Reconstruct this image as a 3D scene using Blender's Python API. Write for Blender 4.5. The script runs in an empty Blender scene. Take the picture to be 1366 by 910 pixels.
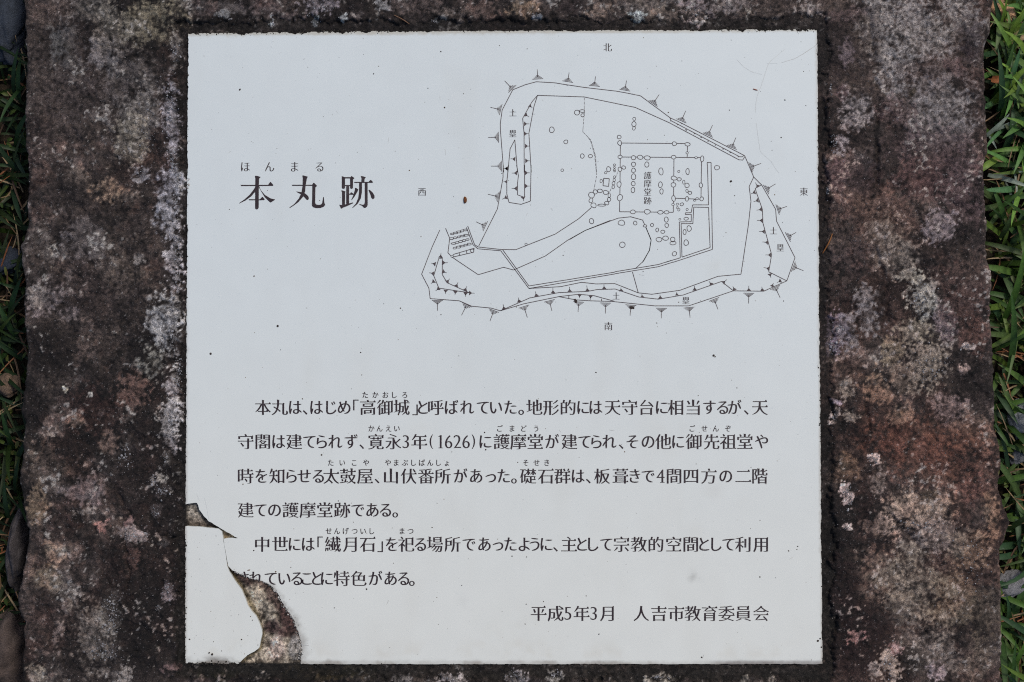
import bpy, math, random
import numpy as np
from mathutils import Vector, Matrix, geometry

C = bpy.context.scene
rnd = random.Random(7); RS = np.random.RandomState(11)

# ---------------------------------------------------------------- camera
S = 0.6/846.0                    # metres per photo pixel on the plane of the panel
LENS, TILT = 50.0, math.radians(1.5)
DIST = 1366*S*LENS/36.0
cam = bpy.data.cameras.new('camera'); cam.lens = LENS; cam.sensor_width = 36.0; cam.clip_end = 500; cam.clip_start = .01
camo = bpy.data.objects.new('camera', cam); C.collection.objects.link(camo)
camo.location = (11*S, 8*S-DIST*math.sin(TILT), DIST*math.cos(TILT)); camo.rotation_euler = (TILT, 0, 0)
C.camera = camo
_R = np.array(camo.rotation_euler.to_matrix()); _O = np.array(camo.location)

# ---------------------------------------------------------------- light
SUN_EL, SUN_AZ = math.radians(52), math.radians(42)      # azimuth measured from +Y towards +X
w = bpy.data.worlds.new('World'); C.world = w; w.use_nodes = True
nt = w.node_tree; bg = nt.nodes['Background']; sky = nt.nodes.new('ShaderNodeTexSky')
sky.sky_type = 'NISHITA'; sky.sun_disc = False; sky.sun_elevation = SUN_EL; sky.sun_rotation = SUN_AZ
sky.air_density = 1.0; sky.dust_density = 3.0; sky.ozone_density = 1.0
nt.links.new(sky.outputs[0], bg.inputs[0]); bg.inputs[1].default_value = 0.10
sl = bpy.data.lights.new('sun', 'SUN'); sl.energy = 1.5; sl.angle = math.radians(10); sl.color = (1.0, .93, .82)
so = bpy.data.objects.new('sun', sl); C.collection.objects.link(so)
so.rotation_euler = Vector((math.sin(SUN_AZ)*math.cos(SUN_EL), math.cos(SUN_AZ)*math.cos(SUN_EL), math.sin(SUN_EL))).to_track_quat('Z', 'Y').to_euler()
C.view_settings.view_transform = 'Standard'; C.view_settings.look = 'None'; C.view_settings.gamma = 1.0
C.view_settings.exposure = 0.0
C.render.engine = 'CYCLES'
C.cycles.max_bounces = 5; C.cycles.filter_width = 1.1; C.cycles.use_denoising = False

# ---------------------------------------------------------------- helpers
def P(px, py, z=0.0):
    """the place on the level plane z that the photo shows at (px, py): used once, to survey the layout"""
    px = np.asarray(px, float); py = np.asarray(py, float)
    d = np.stack([(px-683)/1366*36, -(py-455)/1366*36, np.full(px.shape, -LENS)], -1) @ _R.T
    t = (z-_O[2])/d[..., 2]
    return _O[:2]+d[..., :2]*t[..., None]
def P3(px, py, z=0.0):
    q = P(px, py, z); return np.concatenate([q, np.full(q.shape[:-1]+(1,), z)], -1)
def lin(c):
    c = np.asarray(c, float)/255; return np.where(c < .04045, c/12.92, ((c+.055)/1.055)**2.4)
KALB = 1.3
def alb(*c): return lin(c)*KALB
def hsh(ix, iy, seed):
    h = (ix.astype(np.int64)*374761393+iy.astype(np.int64)*668265263+seed*1442695041) & 0xffffffff
    h = ((h ^ (h >> 13))*1274126177) & 0xffffffff; h = ((h ^ (h >> 16))*2246822519) & 0xffffffff
    return ((h ^ (h >> 15)) & 0xffffff)/float(0xffffff)
def vn(x, y, seed):
    ix = np.floor(x); iy = np.floor(y); fx = x-ix; fy = y-iy
    fx = fx*fx*fx*(fx*(fx*6-15)+10); fy = fy*fy*fy*(fy*(fy*6-15)+10)
    a = hsh(ix, iy, seed); b = hsh(ix+1, iy, seed); c = hsh(ix, iy+1, seed); d = hsh(ix+1, iy+1, seed)
    return (a*(1-fx)+b*fx)*(1-fy)+(c*(1-fx)+d*fx)*fy-.5
def fbm(x, y, scale, octs=4, seed=0, gain=.55):
    x = np.asarray(x, float)/scale; y = np.asarray(y, float)/scale; s = 0; a = 1.0; t = 0
    for o in range(octs):
        c, sn = math.cos(.6+o), math.sin(.6+o)
        s = s+a*vn(x*c-y*sn+o*17.3, x*sn+y*c-o*9.1, seed*31+o); t += a; a *= gain; x = x*2.03; y = y*2.03
    return s/t*1.6
def sm(x, a=0.0, b=1.0):
    t = np.clip((x-a)/(b-a), 0, 1); return t*t*(3-2*t)

def tag(o, label=None, cat=None, group=None, kind=None):
    if label: o['label'] = label
    if cat: o['category'] = cat
    if group: o['group'] = group
    if kind: o['kind'] = kind
    return o
def empty(name, loc=(0, 0, 0)):
    o = bpy.data.objects.new(name, None); C.collection.objects.link(o); o.location = loc; o.empty_display_size = .01; return o
def mesh(name, v, f, mat, parent=None, smooth=True, col=None):
    me = bpy.data.meshes.new(name)
    v = np.asarray(v, float); 
    if isinstance(f, np.ndarray):
        k = f.shape[1]; me.vertices.add(len(v)); me.vertices.foreach_set('co', v.ravel())
        me.loops.add(f.size); me.loops.foreach_set('vertex_index', f.ravel().astype(np.int32))
        me.polygons.add(len(f)); me.polygons.foreach_set('loop_start', np.arange(0, f.size, k, dtype=np.int32))
        me.update(calc_edges=True)
    else:
        me.from_pydata(v.tolist(), [], f)
    me.polygons.foreach_set('use_smooth', [smooth]*len(me.polygons))
    if col is not None:
        at = me.attributes.new('tone', 'FLOAT_COLOR', 'POINT')
        c4 = np.ones((len(v), 4)); c4[:, :3] = np.clip(col, 0, 1); at.data.foreach_set('color', c4.ravel().astype(np.float32))
    me.materials.append(mat); me.validate(); me.update()
    o = bpy.data.objects.new(name, me); C.collection.objects.link(o)
    if parent: o.parent = parent
    return o
class NT:
    def __init__(s, name):
        s.m = bpy.data.materials.new(name); s.m.use_nodes = True; s.t = s.m.node_tree; s.b = s.t.nodes['Principled BSDF']
        s.tc = s.n('ShaderNodeTexCoord')
    def n(s, typ, **k):
        x = s.t.nodes.new(typ)
        for a, b in k.items(): setattr(x, a, b)
        return x
    def l(s, a, b): s.t.links.new(a, b)
    def noise(s, scale, detail=3, rough=.6, vec=None):
        x = s.n('ShaderNodeTexNoise'); x.inputs['Scale'].default_value = scale; x.inputs['Detail'].default_value = detail
        x.inputs['Roughness'].default_value = rough; s.l(vec or s.tc.outputs['Object'], x.inputs['Vector']); return x.outputs['Fac']
    def remap(s, v, a, b, c, d):
        x = s.n('ShaderNodeMapRange'); s.l(v, x.inputs[0])
        for i, q in enumerate((a, b, c, d)): x.inputs[i+1].default_value = q
        return x.outputs[0]
    def mul(s, col, fac):
        x = s.n('ShaderNodeMix', data_type='RGBA', blend_type='MULTIPLY'); x.inputs[0].default_value = 1
        s.l(col, x.inputs[6]); s.l(fac, x.inputs[7]); return x.outputs[2]
    def mix(s, fac, a, b):
        x = s.n('ShaderNodeMix', data_type='RGBA'); s.l(fac, x.inputs[0])
        for q, i in ((a, 6), (b, 7)):
            if isinstance(q, tuple): x.inputs[i].default_value = q+(1,)
            else: s.l(q, x.inputs[i])
        return x.outputs[2]
    def attr(s): return s.n('ShaderNodeAttribute', attribute_name='tone').outputs['Color']
    def bump(s, h, dist, strength=1.0):
        x = s.n('ShaderNodeBump'); x.inputs['Distance'].default_value = dist; x.inputs['Strength'].default_value = strength
        s.l(h, x.inputs['Height']); s.l(x.outputs[0], s.b.inputs['Normal'])
    def rough(s, r, spec=.5): s.b.inputs['Roughness'].default_value = r; s.b.inputs['Specular IOR Level'].default_value = spec

# ---------------------------------------------------------------- materials
def stone_material(name, grain=1.0, spark=.5):
    k = NT(name); col = k.attr()
    g1 = k.remap(k.noise(950, 4, .8), .32, .68, max(.08, 1-.9*grain), 1+1.0*grain)
    g2 = k.remap(k.noise(260, 3, .6), .3, .7, 1-.25*grain, 1+.25*grain)
    col = k.mul(k.mul(col, g1), g2)
    v = k.n('ShaderNodeTexVoronoi'); v.inputs['Scale'].default_value = 650; k.l(k.tc.outputs['Object'], v.inputs['Vector'])
    # scattered pale mineral grains
    cell = k.n('ShaderNodeSeparateColor'); k.l(v.outputs['Color'], cell.inputs[0])
    pick = k.remap(cell.outputs[0], .88, .97, 0, spark)
    near = k.remap(v.outputs['Distance'], .25, .5, 1, 0)
    mm = k.n('ShaderNodeMath', operation='MULTIPLY'); k.l(pick, mm.inputs[0]); k.l(near, mm.inputs[1])
    sc = k.n('ShaderNodeMix', data_type='RGBA', blend_type='ADD'); k.l(mm.outputs[0], sc.inputs[0]); k.l(col, sc.inputs[6]); sc.inputs[7].default_value = (.16, .15, .155, 1)
    k.l(sc.outputs[2], k.b.inputs['Base Color'])
    h = k.n('ShaderNodeMath', operation='ADD'); k.l(k.noise(1100, 3, .7), h.inputs[0]); k.l(k.noise(350, 3, .6), h.inputs[1])
    k.bump(h.outputs[0], .0011, 1.0); k.rough(.85, .35); return k.m
M = {}
M['stone'] = stone_material('weathered_stone')
M['mortar'] = stone_material('old_mortar', .8, .3)
M['rock'] = stone_material('loose_rock', .5, .12)
k = NT('enamelled_tile'); c = k.attr()
c = k.mul(c, k.remap(k.noise(35, 4, .6), .3, .7, .985, 1.012))
k.l(c, k.b.inputs['Base Color']); k.rough(.42, .45)
h = k.n('ShaderNodeMath', operation='ADD'); k.l(k.noise(700, 2, .5), h.inputs[0]); k.l(k.noise(60, 2, .5), h.inputs[1]); k.bump(h.outputs[0], .00003, .6)
M['tile'] = k.m
def plain(name, rgb, r=.6, var=.25, scale=300, spec=.4):
    k = NT(name); a = tuple(np.array(rgb)*(1-var)); b = tuple(np.minimum(np.array(rgb)*(1+var), 1))
    k.l(k.mix(k.remap(k.noise(scale, 3), .3, .7, 0, 1), a, b), k.b.inputs['Base Color']); k.rough(r, spec); return k.m
def ink(name, rgb, worn):
    k = NT(name); f1 = k.remap(k.noise(90, 4, .65), .52, .72, 0, .8); f2 = k.remap(k.noise(1500, 2, .6), .42, .66, 0, 1)
    mm = k.n('ShaderNodeMath', operation='MULTIPLY'); k.l(f1, mm.inputs[0]); k.l(f2, mm.inputs[1])
    k.l(k.mix(mm.outputs[0], rgb, worn), k.b.inputs['Base Color']); k.rough(.45, .4); return k.m
M['ink'] = ink('printed_ink', (.030, .019, .024), (.17, .15, .155))
M['map_ink'] = ink('map_ink', (.075, .056, .062), (.30, .28, .28))
M['hair'] = plain('hairline_stain', (.63, .67, .675), .5, .08, 900)
M['hair_dark'] = plain('hairline_dirt', (.50, .51, .50), .5, .12, 900)
M['speck'] = plain('dirt', (.06, .042, .035), .9, .5, 2000)
k = NT('leaf_blade'); col = k.mul(k.attr(), k.remap(k.noise(250, 2), .3, .7, .8, 1.2)); k.l(col, k.b.inputs['Base Color']); k.rough(.5, .35)
tr = k.n('ShaderNodeBsdfTranslucent'); k.l(col, tr.inputs[0]); ms = k.n('ShaderNodeMixShader'); ms.inputs[0].default_value = .25
k.l(k.b.outputs[0], ms.inputs[1]); k.l(tr.outputs[0], ms.inputs[2]); k.l(ms.outputs[0], k.t.nodes['Material Output'].inputs[0]); M['blade'] = k.m
k = NT('dark_soil'); f = k.remap(k.noise(70, 6, .7), .35, .65, 0, 1)
k.l(k.mix(f, (.012, .010, .007), (.055, .042, .028)), k.b.inputs['Base Color']); k.bump(k.noise(200, 5, .7), .004, 1); k.rough(.95, .2); M['soil'] = k.m

# ---------------------------------------------------------------- ground
gv, gf = [], []
GZ = -.082
n = 121; u = np.linspace(-1, 1, n); q = np.sign(u)*(np.abs(u)*.9+np.abs(u)**6*60)
X, Y = np.meshgrid(q, q); Z = GZ+.006*fbm(X, Y, .12, 4, 3)+.003*fbm(X, Y, .02, 2, 5)
idx = np.arange(n*n).reshape(n, n)
gf = np.stack([idx[:-1, :-1], idx[:-1, 1:], idx[1:, 1:], idx[1:, :-1]], -1).reshape(-1, 4)
tag(mesh('ground', np.stack([X, Y, Z], -1).reshape(-1, 3), gf, M['soil']), 'dark bare soil under the grass beside the stone slab', kind='structure')

# ---------------------------------------------------------------- stone slab
LE = np.array([(-130, 30), (-60, 33), (0, 33), (33, 32), (82, 34.6), (132, 33), (181, 34), (230, 36), (297, 35), (320, 31), (326, 26), (340, 27), (359, 30), (382, 33), (399, 31), (430, 32), (465, 33), (504, 33), (520, 31),
  (530, 29), (544, 26), (563, 31), (596, 31), (617, 29), (634, 25.5), (650, 28), (668, 30.7), (699, 35.8), (712, 37.5), (753, 32), (791, 25.5), (811, 24), (832, 32), (866, 29), (896, 29), (960, 30), (1040, 33)])
RE = np.array([(-130, 1322), (-60, 1327), (0, 1325.7), (33, 1322), (72, 1321), (138, 1323), (181, 1325.7), (211, 1324), (237, 1318), (264, 1314), (297, 1317.5), (343, 1318), (366, 1324), (399, 1322), (431, 1323), (471, 1325.7),
  (531, 1327), (570, 1327), (597, 1336), (620, 1336), (651, 1334.6), (680, 1343), (695, 1347), (712, 1344), (736, 1335), (838, 1337), (907, 1338), (960, 1336), (1040, 1334)])
def left_edge(y): return np.interp(y, LE[:, 0], LE[:, 1])+2.6*fbm(y, y*0, 9, 4, 21)+2.2*fbm(y, y*0, 38, 2, 23)
def right_edge(y): return np.interp(y, RE[:, 0], RE[:, 1])+2.8*fbm(y, y*0+50, 9, 4, 22)+2.4*fbm(y, y*0, 38, 2, 24)
Y0, Y1 = -125, 1035
def panel_box(x, y):
    """signed distance in photo pixels outside the panel's rectangle"""
    l = 251-4*(y-46)/838; r = 1090+7*(y-40)/846; t = 46-6*(x-251)/839; b = 884+2*(x-247)/850
    dx = np.maximum(l-x, x-r); dy = np.maximum(t-y, y-b)
    return np.where((dx > 0) & (dy > 0), np.hypot(dx, dy), np.maximum(dx, dy)), l-x, x-r, t-y, y-b

def seg_dist(x, y, pts):
    d = np.full(np.shape(x), 1e9)
    for (x0, y0), (x1, y1) in zip(pts[:-1], pts[1:]):
        ex, ey = x1-x0, y1-y0; t = np.clip(((x-x0)*ex+(y-y0)*ey)/(ex*ex+ey*ey), 0, 1)
        d = np.minimum(d, np.hypot(x-x0-t*ex, y-y0-t*ey))
    return d
# patches of lichen, stain and bare stone: (x, y, rx, ry, colour, strength, edge sharpness)
PATCH = [
 (205, 28, 48, 40, (104, 99, 88), .8, 2), (82, 55, 26, 34, (88, 90, 94), .6, 2), (135, 72, 26, 26, (104, 104, 110), .8, 3), (120, 15, 40, 20, (88, 86, 86), .6, 2),
 (150, 40, 30, 35, (98, 94, 90), .6, 2), (172, 105, 45, 40, (82, 78, 80), .6, 2), (190, 150, 30, 45, (100, 97, 98), .7, 2), (228, 165, 14, 62, (128, 127, 138), .85, 3), (175, 185, 22, 30, (112, 108, 102), .7, 3),
 (235, 70, 14, 34, (112, 110, 112), .6, 3), (140, 255, 22, 20, (116, 101, 92), .8, 3), (105, 235, 18, 10, (98, 88, 84), .6, 3), (190, 232, 14, 12, (116, 115, 124), .9, 4), (222, 262, 20, 46, (128, 130, 142), .9, 3),
 (165, 225, 12, 20, (40, 32, 32), .6, 3), (80, 240, 18, 24, (42, 36, 36), .5, 2), (100, 110, 30, 70, (58, 52, 54), .5, 2), (60, 170, 26, 60, (64, 56, 56), .5, 2),
 (232, 340, 12, 46, (136, 134, 142), .95, 4), (88, 318, 12, 10, (98, 94, 100), .8, 4), (112, 318, 26, 30, (84, 79, 82), .7, 3), (60, 400, 32, 22, (106, 98, 102), .85, 3), (92, 420, 16, 12, (100, 92, 96), .8, 3), (50, 395, 18, 14, (108, 102, 100), .6, 3),
 (68, 468, 38, 38, (30, 25, 26), .9, 3), (115, 455, 16, 34, (86, 74, 72), .7, 2), (170, 370, 40, 30, (78, 70, 68), .5, 2), (186, 350, 10, 8, (110, 106, 108), .8, 4),
 (218, 440, 24, 48, (132, 133, 140), .9, 3), (205, 480, 22, 30, (108, 108, 108), .8, 3), (235, 500, 8, 14, (150, 148, 152), .9, 4), (178, 520, 26, 26, (98, 78, 74), .8, 3), (150, 470, 30, 60, (66, 58, 56), .4, 2),
 (125, 545, 40, 40, (60, 42, 40), .6, 2), (90, 515, 4, 4, (180, 175, 165), 1, 6), (122, 527, 3.5, 3.5, (140, 138, 138), 1, 6), (100, 565, 12, 10, (108, 92, 86), .8, 3), (145, 590, 14, 16, (104, 88, 84), .7, 3),
 (208, 570, 26, 36, (32, 27, 28), .85, 3), (228, 565, 12, 28, (148, 146, 152), .95, 5), (230, 518, 10, 10, (140, 136, 142), .9, 5), (232, 595, 8, 14, (142, 138, 146), .9, 5),
 (110, 655, 24, 18, (98, 92, 98), .7, 3), (65, 620, 40, 26, (78, 68, 64), .5, 2), (48, 672, 14, 26, (108, 94, 82), .8, 3), (110, 683, 18, 5, (118, 112, 112), .8, 4),
 (222, 612, 4, 10, (165, 165, 170), .95, 6), (218, 655, 9, 9, (158, 152, 158), .95, 5), (205, 640, 5, 8, (140, 128, 130), .9, 5), (208, 683, 7, 9, (140, 132, 138), .9, 5), (170, 695, 6, 10, (132, 112, 116), .8, 4), (180, 714, 20, 12, (140, 130, 134), .95, 5),
 (175, 745, 12, 22, (92, 78, 78), .8, 4), (138, 703, 7, 7, (142, 112, 112), .8, 4), (216, 724, 8, 6, (128, 124, 128), .9, 5), (224, 790, 8, 16, (134, 124, 130), .9, 5), (212, 810, 5, 5, (146, 140, 142), .9, 5),
 (70, 738, 16, 16, (128, 116, 110), .7, 3), (60, 770, 18, 20, (106, 98, 88), .6, 3), (80, 845, 12, 22, (108, 98, 98), .7, 3), (85, 700, 20, 20, (52, 40, 40), .5, 3), (125, 850, 30, 50, (104, 98, 96), .6, 3), (150, 820, 14, 30, (124, 120, 118), .6, 4),
 (195, 840, 40, 70, (28, 24, 25), .85, 3), (160, 770, 30, 60, (32, 26, 27), .75, 2), (220, 700, 26, 120, (33, 28, 29), .8, 2), (200, 640, 40, 60, (36, 30, 30), .6, 2), (232, 890, 14, 8, (104, 86, 88), .8, 4), (168, 898, 8, 12, (128, 122, 122), .8, 4), (45, 895, 14, 12, (124, 118, 112), .7, 3),
 # right side
 (1225, 40, 95, 60, (112, 112, 116), .85, 2), (1250, 130, 60, 70, (106, 106, 111), .8, 2), (1160, 60, 14, 40, (66, 58, 58), .5, 2), (1290, 60, 22, 34, (54, 48, 54), .8, 2), (1240, 92, 34, 12, (66, 60, 60), .7, 3), (1275, 92, 20, 14, (78, 62, 64), .6, 3),
 (1120, 60, 26, 50, (42, 36, 38), .85, 3), (1130, 20, 24, 14, (84, 72, 76), .6, 3), (1130, 70, 8, 24, (92, 84, 92), .6, 4), (1125, 128, 12, 14, (94, 78, 84), .6, 3), (1140, 150, 26, 34, (116, 114, 120), .8, 3), (1122, 190, 12, 16, (128, 128, 138), .8, 3),
 (1168, 170, 4, 44, (34, 30, 31), .8, 3), (1168, 225, 5, 30, (32, 28, 29), .8, 3), (1216, 122, 6, 6, (58, 52, 44), .9, 4), (1195, 150, 30, 20, (86, 72, 74), .7, 3), (1200, 195, 26, 30, (62, 52, 56), .7, 2), (1150, 235, 24, 30, (52, 50, 56), .7, 2),
 (1265, 170, 46, 22, (104, 103, 108), .7, 2), (1250, 215, 60, 50, (82, 70, 74), .7, 2), (1222, 240, 40, 30, (76, 58, 60), .7, 2), (1285, 260, 30, 60, (80, 68, 72), .7, 2), (1115, 235, 14, 20, (90, 80, 88), .7, 3), (1120, 280, 20, 20, (90, 80, 82), .6, 3),
 (1185, 285, 50, 40, (82, 74, 72), .6, 2), (1258, 305, 22, 22, (112, 108, 116), .7, 4), (1215, 365, 20, 12, (140, 142, 138), .9, 4), (1228, 398, 22, 30, (136, 138, 138), .9, 3), (1200, 345, 30, 30, (104, 100, 98), .7, 3), (1180, 325, 30, 40, (104, 98, 94), .6, 2),
 (1135, 345, 34, 30, (72, 62, 64), .7, 2), (1130, 380, 24, 30, (54, 46, 46), .7, 2), (1155, 400, 20, 20, (104, 104, 110), .85, 4), (1160, 425, 20, 24, (112, 112, 118), .7, 4), (1120, 440, 14, 18, (110, 110, 130), .9, 5), (1112, 462, 8, 14, (120, 120, 144), .9, 5), (1132, 440, 12, 22, (98, 96, 102), .7, 4),
 (1178, 395, 10, 30, (38, 32, 33), .7, 3), (1262, 430, 14, 24, (108, 98, 106), .8, 4), (1290, 400, 30, 60, (74, 56, 54), .7, 2), (1270, 360, 40, 26, (70, 62, 62), .5, 2), (1300, 450, 20, 30, (84, 62, 58), .6, 2),
 (1235, 490, 30, 34, (124, 118, 112), .7, 4), (1190, 470, 14, 20, (112, 104, 92), .7, 4), (1290, 462, 8, 6, (140, 132, 132), .9, 5), (1220, 440, 20, 16, (112, 108, 100), .6, 4), (1170, 520, 20, 22, (118, 104, 94), .7, 4), (1130, 520, 10, 16, (126, 118, 114), .8, 4), (1205, 505, 20, 20, (104, 94, 88), .6, 3),
 (1265, 545, 26, 26, (108, 96, 100), .7, 4), (1285, 495, 8, 7, (134, 120, 120), .8, 5), (1150, 570, 30, 40, (58, 46, 44), .7, 2), (1215, 585, 75, 44, (88, 62, 54), .55, 2), (1290, 580, 36, 30, (96, 82, 76), .6, 2), (1200, 555, 20, 14, (112, 102, 94), .6, 4),
 (1112, 555, 6, 12, (140, 132, 134), .9, 6), (1113, 538, 6, 5, (122, 122, 142), .9, 6), (1132, 556, 12, 8, (132, 126, 122), .7, 5), (1164, 612, 9, 8, (158, 146, 148), .95, 5), (1172, 640, 8, 24, (120, 110, 108), .8, 4), (1250, 615, 70, 44, (84, 62, 56), .5, 2), (1128, 625, 18, 24, (98, 88, 78), .6, 3),
 (1130, 662, 8, 20, (158, 146, 150), 1, 5), (1128, 704, 5, 4, (160, 148, 150), .9, 6), (1220, 680, 55, 26, (138, 124, 116), .8, 3), (1175, 700, 26, 18, (136, 122, 118), .8, 4), (1300, 660, 20, 30, (88, 68, 66), .6, 2), (1265, 715, 40, 26, (122, 112, 112), .75, 3), (1322, 690, 16, 30, (116, 104, 92), .7, 3),
 (1238, 660, 14, 8, (54, 50, 44), .8, 4), (1290, 730, 34, 40, (110, 102, 92), .7, 2), (1170, 770, 36, 40, (104, 94, 90), .75, 2), (1220, 790, 50, 60, (112, 106, 100), .8, 2), (1270, 800, 40, 50, (104, 96, 86), .7, 2), (1310, 820, 24, 60, (74, 68, 62), .7, 2), (1240, 860, 50, 40, (106, 100, 98), .7, 2),
 (1155, 690, 20, 40, (44, 32, 33), .7, 2), (1120, 790, 34, 60, (34, 26, 28), .9, 2), (1150, 850, 50, 60, (32, 25, 28), .9, 2), (1200, 890, 34, 26, (30, 25, 25), .8, 2), (1185, 885, 12, 22, (138, 128, 124), .8, 5), (1144, 848, 14, 8, (122, 104, 110), .8, 5), (1165, 895, 8, 10, (126, 118, 118), .8, 5), (1196, 864, 8, 8, (138, 118, 122), .8, 5), (1250, 900, 12, 12, (124, 116, 124), .8, 4), (1300, 890, 20, 20, (94, 84, 78), .6, 3),
 # top strip
 (300, 12, 60, 12, (86, 82, 86), .6, 2), (425, 8, 26, 12, (112, 108, 118), .85, 4), (355, 8, 30, 14, (76, 66, 68), .6, 3), (392, 20, 16, 6, (98, 88, 92), .8, 5), (512, 8, 10, 8, (122, 124, 132), .85, 5), (560, 6, 40, 14, (82, 72, 72), .7, 3), (645, 12, 22, 14, (84, 72, 70), .8, 4), (700, 14, 22, 10, (104, 92, 82), .85, 4),
 (760, 10, 20, 12, (44, 36, 38), .7, 3), (800, 14, 16, 12, (110, 96, 90), .75, 4), (860, 10, 26, 12, (94, 88, 88), .7, 3), (930, 14, 22, 14, (122, 112, 118), .85, 4), (900, 18, 40, 8, (100, 90, 86), .6, 3), (970, 6, 30, 10, (112, 106, 110), .7, 3), (1040, 6, 40, 10, (72, 64, 64), .7, 3), (1080, 14, 14, 6, (110, 104, 106), .8, 4), (600, 18, 30, 6, (90, 82, 80), .6, 3),
 (850, 24, 8, 8, (134, 144, 152), .95, 6), (714, 22, 8, 4, (122, 134, 148), .9, 6), (420, 30, 5, 5, (140, 150, 160), .9, 6), (458, 24, 6, 5, (150, 160, 168), .9, 6), (580, 27, 5, 3, (140, 152, 164), .9, 6), (364, 30, 3, 7, (130, 138, 146), .9, 6), (300, 22, 12, 5, (116, 118, 124), .8, 5),
 # bottom strip
 (290, 897, 26, 10, (18, 26, 14), .8, 3), (440, 897, 60, 12, (54, 52, 32), .7, 3), (350, 903, 10, 6, (120, 114, 112), .8, 5), (535, 904, 12, 6, (112, 108, 110), .8, 5), (600, 906, 22, 6, (134, 128, 132), .85, 5), (690, 904, 16, 8, (128, 124, 130), .85, 5), (742, 902, 14, 7, (118, 116, 116), .85, 5), (880, 905, 26, 5, (120, 116, 112), .8, 5),
 (995, 907, 6, 8, (132, 128, 124), .8, 5), (1030, 906, 5, 7, (128, 122, 118), .8, 5), (905, 891, 3, 2, (120, 60, 20), .9, 5), (660, 903, 30, 6, (60, 54, 50), .5, 3), (820, 904, 40, 6, (56, 50, 46), .5, 3), (480, 906, 30, 6, (70, 64, 60), .5, 3), (1080, 903, 20, 8, (40, 38, 40), .6, 3),
]
def stone_tone(x, y):
    wx = x+7*fbm(x, y, 22, 3, 41)+2.6*fbm(x, y, 6, 2, 42); wy = y+7*fbm(x, y, 22, 3, 43)+2.6*fbm(x, y, 6, 2, 44)
    big = fbm(wx, wy, 130, 4, 51); mid = fbm(wx, wy, 34, 4, 52); fine = fbm(x, y, 9, 3, 53); grit = fbm(x, y, 3.4, 2, 54)
    c = np.empty(x.shape+(3,)); c[:] = alb(58, 51, 51)
    m = sm(big+.5*mid, -.05, .35)[..., None]; c = c*(1-m)+alb(76, 67, 66)*m
    m = sm(big+.6*mid, .02, -.4)[..., None]; c = c*(1-m)+alb(36, 31, 32)*m
    m = (sm(mid+.6*fine, .12, .42)*.55)[..., None]; c = c*(1-m)+alb(98, 93, 94)*m
    lich = np.zeros(x.shape)
    gr = .55*grit+.35*fine; speck = sm(.6*grit+.5*fine+.35*fbm(x, y, 2.6, 1, 55), -.22, .16)
    for (cx, cy, rx, ry, col, st, sh) in PATCH:
        sel = (np.abs(x-cx) < rx*2+12) & (np.abs(y-cy) < ry*2+12)
        if not sel.any(): continue
        xx, yy = wx[sel], wy[sel]
        d = np.hypot((xx-cx)/rx, (yy-cy)/ry)
        small = min(rx, ry) < 12
        k = np.clip(((1-d)+(.9 if small else .8)*mid[sel]*(.5 if small else 1)+(1.5 if sh > 3 else 1.0)*gr[sel])*sh*1.1+.1, 0, 1)*st
        if sum(col) > 290: k = k*(.62+.38*speck[sel])
        c[sel] = c[sel]*(1-k[:, None])+alb(*col)*k[:, None]
        if sum(col) > 290 and max(col)-min(col) < 18: lich[sel] = np.maximum(lich[sel], k)
    c *= np.clip(1+.95*grit+.55*fine, .25, 2.4)[..., None]
    # freckles of crust
    f = sm(fbm(x, y, 4.5, 2, 61)+.75*mid, .46, .64)*.65; c = c*(1-f[..., None])+alb(150, 148, 150)*f[..., None]
    f2 = sm(fbm(x, y, 5.5, 2, 62)-.3*mid, .34, .6)*.75; c = c*(1-f2[..., None])+alb(26, 22, 24)*f2[..., None]
    # ochre and rust bloom, coarser contrast of the weathered skin
    rust = sm(fbm(x, y, 90, 4, 64)+.4*fine+.22*sm(x, 1000, 1180)*sm(y, 200, 420), .06, .42)*.62*(1-.85*np.clip(lich*1.4, 0, 1)); c = c*(1-rust[..., None])+c*np.array([1.20, .88, .78])*rust[..., None]
    buff = sm(fbm(x, y, 46, 4, 65)+.6*grit, .12, .5)*.45*(1-.6*lich); c = c*(1-buff[..., None])+c*np.array([1.08, 1.05, .92])*buff[..., None]
    lum = c.mean(-1, keepdims=True); c = c*np.clip(lum/.075, .2, 4)**.24; g_ = c.mean(-1, keepdims=True); c = g_+(c-g_)*.92; r_ = sm(x, 900, 1150)[..., None]; c = c*(np.array([.84, .815, .755])*(1-r_)+np.array([.91, .84, .765])*r_)
    # reddish algae
    f3 = sm(fbm(x, y, 60, 3, 63), .12, .5)*.35; c = c*(1-f3[..., None]*np.array([0, .16, .17]))
    return np.clip(c, .004, .8), lich+.6*f
CRACKS = [[(1160, 20), (1163, 70), (1173, 130), (1168, 200), (1170, 262)], [(1165, 312), (1180, 370), (1187, 400), (1180, 430)], [(1160, 480), (1157, 560), (1160, 610)], [(160, 690), (172, 760), (168, 800)], [(150, 640), (175, 690)]]
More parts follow.
